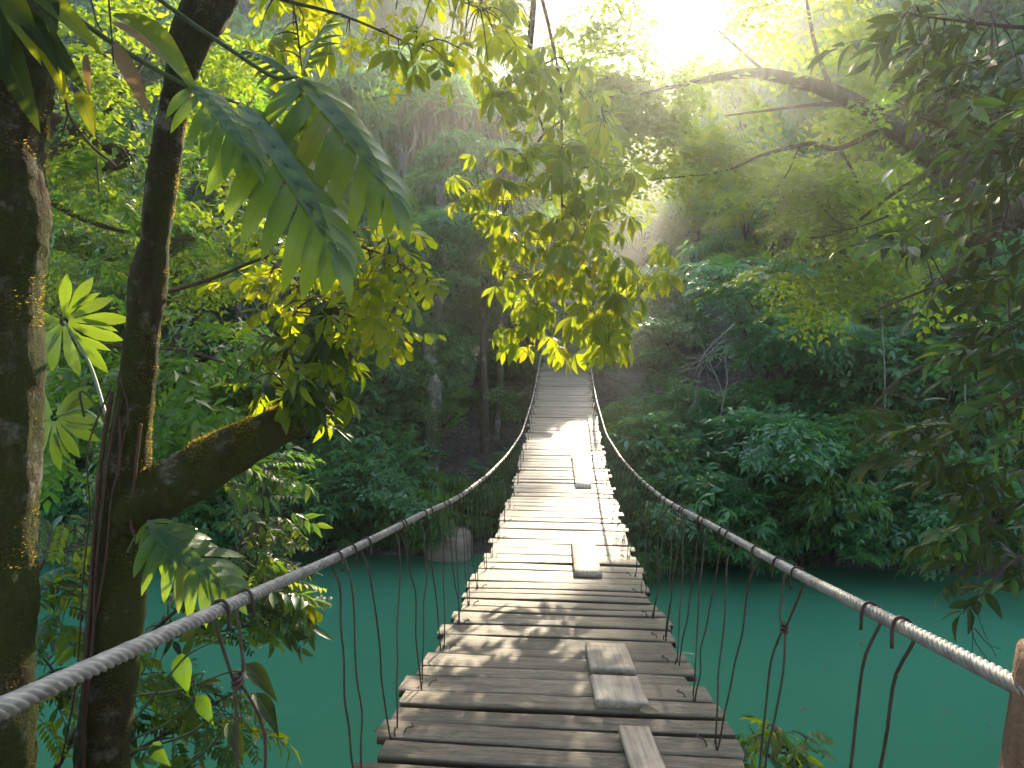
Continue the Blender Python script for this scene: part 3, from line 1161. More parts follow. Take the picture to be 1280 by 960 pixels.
group_of([(390, 19, 1.0), (455, 21, 1.1), (330, 22, 1.2), (250, 20, 1.1), (170, 21, 1.1), (100, 19, 1.1), (20, 21, 1.2), (520, 24, .95), (600, 25, .9)],
         ['droop_a', 'droop_b', 'broad_a'], 'forest_tree', 'dense tree with %s behind the far bank, upstream', 'dense trees upstream', leaf=['leaf_cool', 'leaf_mid', 'leaf_far'])
group_of([(900, 19, .72), (985, 20, .8), (1075, 19, .95), (1160, 21, 1.1), (1250, 20, 1.1), (1340, 21, 1.2), (850, 22, .62), (790, 23, .55)],
         ['droop_a', 'droop_b'], 'forest_tree', 'tall green tree with %s behind the far bank, downstream', 'drooping trees downstream', leaf=['leaf_cool', 'leaf_mid', 'leaf_far'])
group_of([(850, 15.2, .8), (905, 14.6, .82), (965, 15.2, .9), (1030, 14.8, .85), (1100, 15.5, .95), (1165, 14.6, .9), (1235, 15.2, 1.0), (1310, 15, 1.0), (815, 17.5, .75)],
         ['broad_a', 'broad_b', 'rosette_a', 'rosette_b'], 'riverside_tree', 'small tree with %s on the far bank, downstream', 'glossy riverside trees downstream')
group_of([(60, 15, 1.0), (130, 14.5, .9), (210, 15, 1.0), (290, 14.6, .9), (365, 15.4, .95), (430, 16.5, .85), (480, 18, .9), (520, 16.8, .75), (500, 15.2, .8), (455, 14.6, .75), (568, 19.5, .9), (585, 21.5, 1.0), (410, 14.4, .8), (540, 18.2, 1.0)],
         ['broad_a', 'broad_b', 'rosette_a'], 'riverside_tree', 'small tree with %s on the far bank, upstream', 'glossy riverside trees upstream')
# sunlit fine leaved trees upstream
group_of([(70, 12.8, 1.0), (150, 13.2, 1.0), (235, 13.0, .95), (310, 13.4, .85)], ['fine_a', 'fine_b'], 'feathery_tree',
         'airy tree with %s catching the sun on the far bank, upstream', 'feathery trees upstream')
group_of([(1010, 17.5, .95), (1060, 18.5, 1.1), (960, 18.5, .9)], ['fine_a', 'fine_b'], 'feathery_tree',
         'airy tree with %s behind the glossy riverside trees, downstream', 'feathery trees downstream')

# shrubs along the waterline
for (p0, p1, st, lab, grp) in ((40, 535, 22, 'low bush with %s at the water edge, upstream', 'bushes along the water upstream'),
                               (775, 1330, 20, 'low bush with %s at the water edge, downstream', 'bushes along the water downstream')):
    for px in range(p0, p1, st):
        Y = 12.5 + rng.uniform(-.25, .6)
        kd = rng.choice(['bush_0', 'bush_1', 'bush_2', 'bush_3', 'bush_4'])
        tree(kd, 'riverside_bush', lab % look(kd), col(px + rng.uniform(-8, 8), Y), Y, rng.uniform(.8, 1.35), None, grp, 'bush', dz=rng.uniform(-.1, .2))
    for px in range(p0, p1, 40):
        Y = 14.2 + rng.uniform(-.5, 1.0)
        kd = rng.choice(['bush_0', 'bush_2', 'bush_4', 'bush_5'])
        tree(kd, 'understory_bush', (lab % look(kd)).replace('low', 'dark').replace('at the water edge', 'behind the water-edge bushes'), col(px + rng.uniform(-10, 10), Y), Y, rng.uniform(1.0, 1.6), None, grp.replace('along the water', 'behind the water edge'), 'bush')
# undergrowth beside the landing
for (px, Y, s) in ((640, 16.6, .6), (655, 15.4, .7), (630, 14.4, .6), (600, 14.0, .5), (585, 13.2, .5), (610, 13.0, .6), (645, 13.2, .7), (660, 14.2, .7), (640, 18.5, .9), (575, 17.5, .5), (600, 19.5, .6), (665, 17.2, .6)):
    kd = rng.choice(['bush_0', 'bush_1', 'bush_3', 'fern_0'])
    tree(kd, 'undergrowth_bush', 'small bush with %s on the brown slope beside the plank bridge' % look(kd), col(px, Y), Y, s, None, 'bushes on the brown slope', 'bush')
for (px, Y, s) in ((750, 17.5, .8), (765, 16.2, .8), (775, 14.6, .9), (760, 15.2, .7), (785, 13.4, .8), (765, 13.4, .6), (800, 16, 1.0)):
    kd = rng.choice(['bush_0', 'bush_2', 'bush_4'])
    tree(kd, 'landing_bush', 'leafy bush with %s close by the far posts of the bridge' % look(kd), col(px, Y), Y, s, None, 'bushes by the far posts', 'bush')
for (px, Y, s) in ((690, 23, 1.6), (720, 24, 1.8), (750, 21.6, 1.7), (772, 21.6, 1.72), (762, 22.6, 1.85), (795, 22, 1.75), (785, 22.8, 1.9), (665, 22, 1.5), (705, 27, 2.0), (735, 22.4, 1.8), (742, 23, 1.85)):
    kd = rng.choice(['bush_0', 'bush_2', 'bush_4'])
    tree(kd, 'path_bush', 'dark bush with %s closing off the path behind the bridge landing' % look(kd), col(px, Y), Y, s, None, 'bushes on the path', 'bush', cap=False)


# ------------------------------------------------------------------ near foliage: leaves one can pick apart
def leaf_hi(L, W, droop=.25, fold=.25, n=6, shape=(.0, .62, .95, 1.0, .72, .0), org=(0, 0, 0), yaw=0, pitch=0, roll=0, side=0.0):
    """leaf along +X with midrib, folded and drooping"""
    V, U = [], []
    for i in range(n):
        t = i / (n - 1)
        w = W / 2 * float(np.interp(t, np.linspace(0, 1, len(shape)), shape))
        z = -droop * L * t * t
        yb = side * L * t * t
        for s in (-1, 0, 1):
            V.append((t * L * (1 - .25 * abs(droop) * t), yb + s * w, z + abs(s) * fold * w))
            U.append((t, s))
    V = np.asarray(V) @ rotm(yaw, pitch, roll).T + np.asarray(org)
    Fq = []
    for i in range(n - 1):
        for s in (0, 1):
            Fq.append((i * 3 + s, (i + 1) * 3 + s, (i + 1) * 3 + s + 1, i * 3 + s + 1))
    return V, Fq, np.asarray(U, dtype=float)


OBOV = (.0, .35, .7, .98, 1.0, .0)
LANCE = (.0, .7, 1.0, .85, .5, .0)


def unit(kind, i):
    r = random.Random(sum(map(ord, kind)) + i * 17)
    mb = MB()
    if kind == 'palmate':
        n = r.choice([5, 6, 7])
        for k in range(n):
            a = (k - (n - 1) / 2) * (5.0 / n) + r.uniform(-.15, .15)
            mb.add(*leaf_hi(r.uniform(.8, 1.1) * (1 - .08 * abs(a)), r.uniform(.24, .3), r.uniform(.15, .6), .25, 7, (.0, .35, .7, .97, .95, .5, .0), (.12 + .03 * math.cos(a), .03 * math.sin(a), 0), a, r.uniform(-.75, -.15), r.gauss(0, .25)))
        mb.add(*tube([(-.15, 0, .05), (0, 0, .02), (.13, 0, 0)], .014, 5))
    elif kind == 'compound':
        mb.add(*tube(curve([(0, 0, 0), (.5, 0, -.03), (1, 0, -.16)], 6), np.linspace(.014, .006, 6), 5))
        for k in range(3):
            t = .28 + .3 * k
            for s in (-1, 1):
                mb.add(*leaf_hi(r.uniform(.38, .5), r.uniform(.2, .25), r.uniform(.05, .4), .25, 6, OBOV, (t + r.uniform(-.03, .03), 0, -.16 * t * t), s * r.uniform(.7, 1.1), r.uniform(-.5, .1), r.gauss(0, .3)))
        mb.add(*leaf_hi(.5, .26, .2, .25, 6, OBOV, (1, 0, -.16), r.uniform(-.2, .2), -.3, 0))
    elif kind == 'sprig':
        mb.add(*tube(curve([(0, 0, 0), (.5, .03, .02), (1, 0, -.1)], 6), np.linspace(.012, .005, 6), 5))
        n = 8
        for k in range(n):
            t = .15 + .85 * k / (n - 1)
            s = 1 if k % 2 else -1
            mb.add(*leaf_hi(r.uniform(.42, .62), r.uniform(.15, .2), r.uniform(.05, .5), .3, 6, LANCE, (t, 0, -.1 * t * t), s * r.uniform(.5, 1.2) * (1 if k < n - 1 else .1), r.uniform(-.8, .25), r.gauss(0, .5), r.uniform(-.08, .08)))
    elif kind == 'pinnate':
        mb.add(*tube(curve([(0, 0, 0), (.5, 0, .05), (1, 0, -.12)], 6), np.linspace(.012, .004, 6), 4))
        for k in range(9):
            t = .14 + .86 * k / 8
            for s in (-1, 1):
                mb.add(*leaf_hi(r.uniform(.2, .27), .085, r.uniform(.1, .4), .3, 4, (0, .95, .9, 0), (t, 0, .14 * t - .26 * t * t), s * r.uniform(.85, 1.15), r.uniform(-.55, -.05), s * .2))
    elif kind == 'heart':
        mb.add(*leaf_hi(1, .62, .4, .25, 7, (.25, .85, 1.0, .9, .62, .32, 0), (.0, 0, 0)))
    elif kind == 'strap':
        mb.add(*leaf_hi(1, .17, .35, .35, 9, (.35, .75, .95, 1.0, .95, .8, .6, .35, 0)))
    elif kind == 'split':                       # long blade cut into hanging fingers
        mb.add(*leaf_hi(1, .13, .22, .1, 9, (.3, .8, 1, 1, 1, .9, .7, .4, .0)))
        n = 8
        for k in range(n):
            t = .06 + .86 * k / (n - 1)
            Ls = .5 * math.sin(math.pi * (.2 + .72 * t)) + .06
            for s in (-1, 1):
                mb.add(*leaf_hi(Ls * r.uniform(.9, 1.08), .105, r.uniform(.25, .5), .12, 7, (.55, .75, .95, 1.0, .85, .55, .0), (t * (1 - .05 * t), 0, -.22 * t * t), s * (1.25 - .75 * t + r.uniform(-.06, .06)), -.12 - .2 * t, s * .1, -s * .05))
        mb.add(*leaf_hi(.3, .11, .3, .12, 6, (.6, .9, 1, .7, .4, 0), (.93, 0, -.2), 0, -.4, 0))
    elif kind == 'fan':                         # leaf cut into fingers all round its stalk
        n = 11
        for k in range(n):
            a = (k - (n - 1) / 2) * .5
            Ls = (1.0 - .1 * abs(a)) * r.uniform(.8, 1.05)
            mb.add(*leaf_hi(Ls, .21, r.uniform(.05, .35), .1, 8, (.22, .4, .62, .85, 1.0, .9, .55, .0), (.07 * math.cos(a), .07 * math.sin(a), 0), a, r.uniform(-.15, .1), 0, r.uniform(-.1, .1)))
            if k % 2:
                mb.add(*leaf_hi(Ls * .6, .12, .15, .1, 6, (.3, .6, .9, 1, .6, .0), (.3 * Ls * math.cos(a), .3 * Ls * math.sin(a), 0), a + r.choice((-1, 1)) * .45, -.1, 0))
    return mb.mesh(kind + '_leaf', True)


UNITS = {}


def unit_meshes(kind, mat):
    if (kind, mat) not in UNITS:
        ms = []
        for i in range(5 if kind not in ('split', 'fan', 'heart', 'strap') else 3):
            me = unit(kind, i)
            me.materials.append(M[mat])
            ms.append(me)
        UNITS[(kind, mat)] = ms
    return UNITS[(kind, mat)]


def rel(o, parent, world_loc):
    o.parent = parent
    o.location = Vector(world_loc) - parent.location
    return o


def leaf_at(parent, kind, mat, pos, yaw, pitch, roll, size, rng, name='leaf'):
    o = bpy.data.objects.new(name, rng.choice(unit_meshes(kind, mat)))
    C.objects.link(o)
    rel(o, parent, pos)
    m = Matrix(rotm(yaw, pitch, roll).tolist())
    o.rotation_euler = m.to_euler()
    o.scale = (size, size, size)
    return o


def leaf_between(parent, kind, mat, a, b, face=(0, -1, .5), flip=1, variant=0, width=1.0, name='leaf'):
    """a large leaf from its stalk end a to its tip b, upper side towards face"""
    a, b = Vector(a), Vector(b)
    x = (b - a)
    L = x.length
    x.normalize()
    z = Vector(face)
    z = (z - x * z.dot(x)).normalized()
    yv = z.cross(x)
    o = bpy.data.objects.new(name, unit_meshes(kind, mat)[variant % 3])
    C.objects.link(o)
    rel(o, parent, a)
    m = Matrix((x, yv, z)).transposed()
    o.rotation_euler = m.to_euler()
    o.scale = (L, L * width, L)
    return o


def pxpath(pts, Y=None):
    return [at(p[0], p[1], p[2] if len(p) > 2 else Y) for p in pts]


def branch_set(parent, name, paths, mat, local=True):
    """paths: (points, r0, r1)"""
    mb = MB()
    allp = []
    off = np.array(parent.location) if local else np.zeros(3)
    for pts, r0, r1 in paths:
        P = curve(pts, max(8, 6 * len(pts)))
        allp.append(P)
        mb.add(*tube(P - off, np.linspace(r0, r1, len(P)), 8 if r0 > .02 else 6, .12 if r0 > .012 else 0, 12, r0 * 99))
    return mb, np.concatenate(allp)


def leafy(parent, paths, ells, n, kinds, mats, size, rng, bark='twig', pitch=(-.7, .1), limit=300, twig=.0035, heading=None):
    """branches along the paths; leaves hung from twigs inside ellipses (px, py, rx, ry, Y0, Y1)"""
    mb, P = branch_set(parent, 'branch', paths, bark)
    off = np.array(parent.location)
    wts = [e[2] * e[3] for e in ells]
    for _ in range(n):
        e = rng.choices(ells, wts)[0]
        while True:
            u, v = rng.uniform(-1, 1), rng.uniform(-1, 1)
            if u * u + v * v < 1:
                break
        T = np.array(at(e[0] + u * e[2], e[1] + v * e[3], rng.uniform(e[4], e[5])))
        d = np.linalg.norm(P - T, axis=1)
        k = int(np.argmin(d))
        b = P[k]
        m = (b + T) / 2 + np.array([0, 0, .12 * d[k]])
        if d[k] > .03:
            mb.add(*tube(curve([b, m, T], 7) - off, np.linspace(twig * 1.5, twig * .7, 7), 4, cap=False))
        h = T - m
        yaw = math.atan2(h[1], h[0]) + rng.gauss(0, .7) if heading is None else heading + rng.gauss(0, .9)
        i = rng.randrange(len(kinds))
        leaf_at(parent, kinds[i], rng.choice(mats), T, yaw, rng.uniform(*pitch), rng.gauss(0, .3), size * rng.uniform(.75, 1.2), rng)
    o = obj('branch', mb.mesh('branch', True), M[bark], parent)
    return o


def ell_crown(parent, ells, n, kind, mat, size, rng, width=1.0, name='crown', clear=None):
    cm = MB()
    its = []
    off = np.array(parent.location)
    wts = [e[2] * e[3] for e in ells]
    for _ in range(n):
        e = rng.choices(ells, wts)[0]
        while True:
            u, v = rng.uniform(-1, 1), rng.uniform(-1, 1)
            if u * u + v * v < 1:
                break
        p = np.array(at(e[0] + u * e[2], e[1] + v * e[3], rng.uniform(e[4], e[5])))
        if clear and math.hypot(e[0] + u * e[2] - clear[0], e[1] + v * e[3] - clear[1]) < clear[2]:
            continue
        if noise.noise(Vector(p) * 1.6) < -.15:
            continue
        its.append((p - off, rng.uniform(0, 6.28), rng.gauss(-.2, .35), rng.gauss(0, .35), size * rng.uniform(.7, 1.25)))
    place_sprays(cm, rng, its, kind, width)
    me = cm.mesh(name)
    return obj(name, me, M[mat], parent)


def tufts(parent, P, rad, n, rng, length, mat='moss', toward=None, name='moss'):
    """short moss blades standing on a trunk along P"""
    P = np.asarray(P)
    T, A, B = frame_along(P)
    mb = MB()
    Vs, Fs = [], []
    for i in range(n):
        k = rng.randrange(len(P) - 1)
        f = rng.random()
        c = P[k] * (1 - f) + P[k + 1] * f
        r = rad[k] * (1 - f) + rad[k + 1] * f
        a = rng.uniform(0, 6.283)
        nrm = math.cos(a) * A[k] + math.sin(a) * B[k]
        if toward is not None and np.dot(nrm, toward) < rng.uniform(-.5, .5):
            continue
        if noise.noise(Vector(c + nrm * r) * 9) < -.05:
            continue
        L = length * rng.uniform(.5, 1.5)
        dr = nrm + np.array([rng.gauss(0, .5), rng.gauss(0, .5), rng.gauss(-.1, .5)])
        dr /= np.linalg.norm(dr)
        s = np.cross(dr, nrm + np.array([.1, .2, .3]))
        s /= np.linalg.norm(s) + 1e-9
        b = c + nrm * r * .97
        w = L * .13
        q = len(Vs)
        Vs += [b - s * w, b + s * w, b + dr * L * .6 + s * w * .7, b + dr * L]
        Fs.append((q, q + 1, q + 2, q + 3))
    mb.add(Vs, Fs)
    return tag(obj(name, mb.mesh(name), M[mat], parent), kind='stuff')


def bark_tube(P, r, segs, n, seed):
    """trunk with knots, ridges and flaking bark"""
    t0 = np.linspace(0, 1, len(P))
    t1_ = np.linspace(0, 1, n)
    Q = np.stack([np.interp(t1_, t0, np.asarray(P)[:, i]) for i in range(3)], -1)
    q = np.interp(t1_, t0, r)
    V, Fq, uv = tube(Q, q, segs)
    for i in range(n * segs):
        k = i // segs
        p = Vector(V[i])
        s0 = noise.noise(p * 3 + Vector((seed, 0, 0))) * .16
        s1 = noise.noise(Vector((p.x * 16, p.y * 16, p.z * 5)) + Vector((0, seed, 0))) * .075
        s2 = noise.noise(Vector((p.x * 45, p.y * 45, p.z * 22))) * .045
        s3 = max(0, noise.noise(p * 30 + Vector((0, 0, seed))) - .25) * .1
        V[i] = Q[k] + (V[i] - Q[k]) * (1 + s0 + s1 + s2 + s3)
    return V, Fq, uv


ri = random.Random(77)
SUNV = np.array(SUN_DIR)

# ---- near-bank forest behind and beside the bridge head
for (x, y, s_, kd, lf) in ((-4.5, -2.5, 1.0, 'droop_a', 'leaf_mid'), (4.2, -3.0, 1.0, 'droop_b', 'leaf_mid'), (-8.5, -1.0, 1.05, 'tall_a', 'leaf_cool'), (8.5, -1.5, 1.0, 'tall_bb', 'leaf_cool'), (-1.5, -6.5, 1.1, 'tall_c', 'leaf_mid'),
                           (2.5, -8.5, 1.1, 'droop_a', 'leaf_cool'), (-6.5, -8, 1.1, 'droop_b', 'leaf_mid'), (7, -8.5, 1.1, 'tall_a', 'leaf_mid'), (-13, 0, 1.1, 'tall_c', 'leaf_cool'), (13, 0, 1.1, 'tall_c', 'leaf_cool'),
                           (-3.2, -4.5, .9, 'broad_a', 'leaf_cool'), (3.0, -5.5, .9, 'broad_b', 'leaf_cool'), (-10.5, 2.0, .9, 'droop_a', 'leaf_mid')):
    tree(kd, 'bankside_tree', 'leafy tree in the forest behind the near bridge head', x, y, s_, None, 'forest behind the bridge head', leaf=lf)

# ---- thick mossy trunk at the bank
t1b = at(-32, 1000, 2.4)
t1 = thing('mossy_tree', 'thick dark mossy trunk wrapped in thin rootlets, beside the leaning slimmer trunk', 'tree', (t1b.x, t1b.y, terrain(t1b.x, t1b.y)))
o1 = np.array(t1.location)
P1 = curve([(t1b.x - .02, 2.4, o1[2] - .3), at(-36, 960, 2.4), at(-26, 650, 2.4), at(-20, 400, 2.4), at(-12, 150, 2.4), at(-4, -60, 2.42), (at(0, 0, 2.4).x + .05, 2.5, 7.5), (at(0, 0, 2.4).x - .1, 2.5, 9.5)], 90)
r1 = np.interp(np.arange(90), [0, 20, 89], [.24, .19, .16])
mb = MB()
mb.add(*bark_tube(P1 - o1, r1, 54, 260, 2.2))
obj('trunk', mb.mesh('trunk', True), M['bark_moss'], t1)
tufts(t1, P1 - o1, r1, 42000, ri, .010, toward=np.array([.8, .45, .1]))
for k in range(13):                          # rootlets round the trunk
    c = ri.uniform(.25, .82)
    i0 = int(c * 89)
    a0 = ri.uniform(2.5, 4.0)
    T, A, B = frame_along(P1)
    pts = []
    sl = ri.uniform(-.5, .5)
    for q in range(14):
        a = a0 + q * .24
        j = min(88, max(0, i0 + int(q * sl)))
        rr = r1[j] * 1.06
        pts.append(P1[j] + rr * (math.cos(a) * A[j] + math.sin(a) * B[j]) + np.array([0, 0, ri.uniform(-.012, .012) + sl * .02 * q]))
    mb = MB()
    mb.add(*tube(curve(pts, 30) - o1, ri.uniform(.003, .006), 5))
    obj('rootlet', mb.mesh('rootlet', True), M['vine_root'], t1)
# its crown above the frame
ell_crown(t1, [(-60, -420, 160, 120, 1.8, 3.2)], 60, 'alt', 'leaf_dark', .5, ri)

# ---- leaning slimmer trunk with a broken off limb
TY = 3.2
rows2 = [(268, -10, 58), (240, 45, 46), (226, 95, 38), (214, 150, 34), (207, 200, 35), (201, 240, 36), (194, 300, 35), (186, 345, 43), (180, 400, 41), (172, 470, 46), (163, 540, 50),
         (158, 600, 62), (156, 660, 68), (150, 720, 70), (142, 780, 70), (136, 840, 72), (131, 900, 71), (129, 980, 72)]
pts = [at(a, b, TY) for a, b, _ in rows2]
wid = [w / 2 * TY / F for *_, w in rows2]
base = Vector((pts[-1].x, TY, terrain(pts[-1].x, TY)))
t2 = thing('leaning_tree', 'slim leaning mossy tree with a thick stub of a limb and climbing vine', 'tree', base)
o2 = np.array(base)
top = [Vector((pts[0].x + .55, TY + .2, pts[0].z + 1.6)), Vector((pts[0].x + .25, TY, pts[0].z + .6))]
P2 = curve(top + pts + [Vector((base.x, TY, base.z - .3))], 120)
r2 = np.interp(np.linspace(0, 1, 120), np.linspace(0, 1, len(pts) + 3), [.07, .09] + wid + [wid[-1] * 1.25])
mb = MB()
mb.add(*bark_tube(P2 - o2, r2, 44, 300, 5.5))
tr2 = obj('trunk', mb.mesh('trunk', True), M['bark_moss'], t2)
tufts(t2, P2 - o2, r2, 42000, ri, .009, toward=np.array([.8, .4, .1]))
L2 = pxpath([(165, 640, 3.2), (215, 605, 3.2), (270, 572, 3.3), (325, 545, 3.4), (372, 522, 3.5), (395, 505, 3.62)])
PL = curve(L2, 40)
rl = np.interp(np.linspace(0, 1, 40), [0, .2, .8, .95, 1], [.15, .135, .1, .09, .05])
mb = MB()
mb.add(*bark_tube(PL - o2, rl, 40, 120, 1.5))
obj('limb', mb.mesh('limb', True), M['bark_moss'], t2)
tufts(t2, PL - o2, rl, 26000, ri, .011, toward=np.array([.1, .1, .9]))

# leaves growing from the trunk, the limb stub and above
leafy(t2, [(pxpath([(200, 368), (265, 348), (330, 322), (400, 303), (470, 315), (535, 352)], 3.5), .012, .004),
           (pxpath([(400, 303), (440, 290), (480, 280)], 3.5), .005, .003), (pxpath([(330, 322), (370, 350), (400, 400)], 3.5), .005, .003)],
      [(420, 318, 105, 42, 3.2, 3.9), (480, 345, 58, 45, 3.2, 3.9), (355, 350, 45, 38, 3.3, 3.8), (470, 395, 50, 30, 3.3, 3.8), (465, 285, 60, 22, 3.4, 3.8)],
      78, ['compound'], ['leaf_gold', 'leaf_gold', 'leaf_gold', 'leaf_palm'], .21, ri, pitch=(-.8, .2))
leafy(t2, [(pxpath([(290, -40, 3.3), (340, -5, 3.5), (430, 20, 3.7), (520, 58, 3.9)]), .014, .004), (pxpath([(350, -20, 3.6), (480, -30, 3.8), (600, 10, 4.0)]), .01, .004),
           (pxpath([(366, 0, 3.6), (372, 40, 3.6), (378, 90, 3.6)]), .006, .004)],
      [(430, 25, 110, 40, 3.5, 4.2), (525, 65, 60, 40, 3.6, 4.3), (350, 25, 55, 40, 3.4, 4.2), (600, 40, 60, 50, 3.8, 4.6), (470, -40, 160, 40, 3.5, 4.5)],
      95, ['compound', 'palmate'], ['leaf_gold', 'leaf_gold', 'leaf_palm'], .17, ri, pitch=(-.9, .1))
leafy(t2, [(pxpath([(388, 512, 3.6), (372, 470, 3.55), (362, 420, 3.5), (372, 385, 3.5)]), .008, .004), (pxpath([(380, 515, 3.6), (355, 480, 3.5), (330, 455, 3.4)]), .006, .003),
           (pxpath([(388, 512, 3.6), (410, 480, 3.6), (440, 462, 3.6)]), .006, .003)],
      [(375, 400, 62, 36, 3.3, 3.9), (380, 450, 70, 36, 3.3, 3.8), (345, 485, 50, 25, 3.3, 3.7), (395, 500, 40, 20, 3.5, 3.8)],
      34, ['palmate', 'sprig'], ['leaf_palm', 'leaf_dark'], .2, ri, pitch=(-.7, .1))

# ---- climbing plant with split leaves on the leaning trunk
cp = thing('climbing_plant', 'climbing vine with big finger-cut leaves and dark aerial roots on the leaning trunk', 'vine', at(130, 930, 3.0))
oc = np.array(cp.location)
for pth, r in (([(140, 490), (128, 560), (120, 640), (112, 760), (106, 860), (104, 980)], .011), ([(150, 500), (136, 570), (128, 640), (120, 720), (116, 800), (100, 960)], .008),
               ([(150, 520), (150, 580), (140, 620), (132, 700), (118, 780)], .006), ([(140, 480), (110, 560), (112, 640), (104, 720), (94, 860), (70, 980)], .004),
               ([(150, 470), (160, 520), (148, 575), (146, 600)], .004), ([(176, 530), (168, 600), (165, 660), (190, 700)], .007)):
    mb = MB()
    mb.add(*tube(curve(pxpath(pth, 3.06), 40) - oc, r, 7, .3, 20, r * 900))
    obj('aerial_root', mb.mesh('aerial_root', True), M['vine_root'], cp)
SL = [('fan', 'leaf_split', (80, 402, 3.7), (128, 462, 3.65), (.15, -1, .25), 0, 1.0), ('fan', 'leaf_split', (68, 522, 3.7), (66, 592, 3.65), (.1, -1, .5), 1, 1.0),
      ('split', 'leaf_split', (188, 662, 2.7), (292, 728, 2.6), (.2, -.5, .9), 0, 1.1), ('split', 'leaf_split', (185, 650, 2.75), (215, 690, 2.6), (.2, -.6, .9), 1, 1.0),
      ('split', 'leaf_split', (370, 96, 3.0), (515, 222, 2.85), (.25, -.5, .9), 1, 1.1), ('split', 'leaf_split', (298, 128, 2.8), (445, 288, 2.6), (.1, -.35, 1), 2, 1.05),
      ('split', 'leaf_split', (236, 106, 2.6), (320, 175, 2.5), (.1, -.5, .9), 0, 1.1), ('split', 'leaf_split', (378, 92, 3.0), (395, 10, 3.1), (-.6, -.7, .2), 2, .9),
      ('split', 'leaf_split', (365, 98, 3.0), (300, 40, 3.1), (.3, -.8, .6), 0, .8), ('split', 'leaf_split', (372, 100, 3.0), (385, 200, 2.9), (.4, -.8, .3), 1, .8),
      ('heart', 'leaf_palm', (140, 20, 2.6), (262, 68, 2.5), (.1, -.5, 1), 0, .5), ('heart', 'leaf_mid_v', (225, 818, 3.1), (232, 870, 3.0), (.3, -.8, .4), 1, .75), ('heart', 'leaf_mid_v', (250, 870, 3.1), (262, 905, 3.0), (.2, -.8, .5), 2, .75),
      ('heart', 'leaf_dark', (305, 832, 3.1), (345, 858, 2.95), (.2, -.4, .9), 0, .55), ('heart', 'leaf_dark', (318, 868, 3.1), (352, 905, 2.95), (.4, -.4, .8), 1, .55), ('heart', 'leaf_dark', (285, 905, 3.1), (306, 945, 2.95), (.4, -.5, .7), 2, .55),
      ('heart', 'leaf_mid_v', (190, 930, 3.1), (205, 955, 3.0), (.2, -.8, .5), 0, .75), ('heart', 'leaf_palm', (85, 850, 2.9), (40, 880, 2.8), (.2, -.7, .6), 1, .7)]
for kd, mt, a, b, fc, vr, wd in SL:
    leaf_between(cp, kd, mt, at(*a), at(*b), fc, 1, vr, wd)
for pth, r in (([(134, 525, 3.15), (112, 455, 3.5), (80, 402, 3.7)], .009), ([(136, 540, 3.1), (105, 512, 3.4), (68, 522, 3.7)], .007), ([(160, 690, 3.0), (172, 668, 2.85), (188, 662, 2.7)], .007),
               ([(20, -40, 2.5), (70, 2, 2.5), (150, 60, 2.55), (240, 110, 2.6), (298, 128, 2.8)], .011), ([(150, -45, 2.9), (200, 0, 2.9), (300, 70, 2.95), (345, 97, 3.0), (372, 96, 3.0)], .011),
               ([(165, 905, 3.1), (215, 840, 3.1), (240, 815, 3.1), (285, 795, 3.1)], .006), ([(165, 925, 3.1), (230, 890, 3.1), (255, 840, 3.1)], .006), ([(165, 940, 3.1), (240, 915, 3.1), (290, 872, 3.1)], .007),
               ([(180, 990, 3.1), (250, 945, 3.1), (285, 905, 3.1)], .006), ([(165, 870, 3.1), (225, 862, 3.1), (280, 842, 3.1), (300, 838, 3.1)], .006), ([(105, 520, 3), (100, 490, 2.9), (115, 500, 2.95), (132, 530, 3.0)], .006)):
    mb = MB()
    mb.add(*tube(curve(pxpath(pth), 24) - oc, np.linspace(r, r * .7, 24), 7))
    obj('leaf_stalk', mb.mesh('leaf_stalk', True), M['green_stem'], cp)

# ---- epiphyte high on the thick trunk
ep = thing('epiphyte', 'tuft of long drooping strap leaves rooted high on the thick mossy trunk', 'plant', at(30, 40, 2.3))
for a, b, w, mt in (((-20, 0), (32, 132), 1.3, 'leaf_dark'), ((10, -10), (36, 46), 1.5, 'leaf_palm'), ((20, 10), (92, 74), 1.2, 'leaf_dark'), ((40, 18), (60, 60), 1.0, 'leaf_dark'), ((50, 35), (74, 100), 1.1, 'leaf_gold'),
                    ((62, -8), (58, 20), 1.6, 'leaf_dark'), ((100, 115), (108, 145), 1.3, 'leaf_gold'), ((30, -20), (110, 20), 1.2, 'leaf_palm'), ((0, -20), (-10, 90), 1.2, 'leaf_dark')):
    leaf_between(ep, 'strap', mt, at(a[0], a[1], 2.3), at(b[0], b[1], 2.15), (.3, -.8, .5), 1, ri.randrange(3), w)
for pth, r in (([(70, 55), (82, 100), (85, 140), (110, 178), (145, 208)], .005), ([(85, 142), (78, 170)], .003), ([(120, 195), (124, 240)], .003), ([(136, 0), (140, 50), (142, 80)], .003), ([(112, -10), (120, 25), (128, 40)], .003)):
    mb = MB()
    mb.add(*tube(curve(pxpath(pth, 2.3), 20) - np.array(ep.location), r, 5))
    obj('hanging_root', mb.mesh('hanging_root', True), M['vine_root'], ep)
leaf_between(ep, 'strap', 'leaf_dry', at(143, 55, 2.35), at(186, 132, 2.3), (.3, -.8, .5), 1, 0, 1.2)
leaf_between(ep, 'strap', 'leaf_dry', at(140, 28, 2.35), at(205, 55, 2.3), (.3, -.8, .5), 1, 1, .8)
leaf_between(ep, 'strap', 'leaf_dry', at(108, 68, 2.35), at(107, 112, 2.3), (.3, -.8, .5), 1, 2, 1.0)

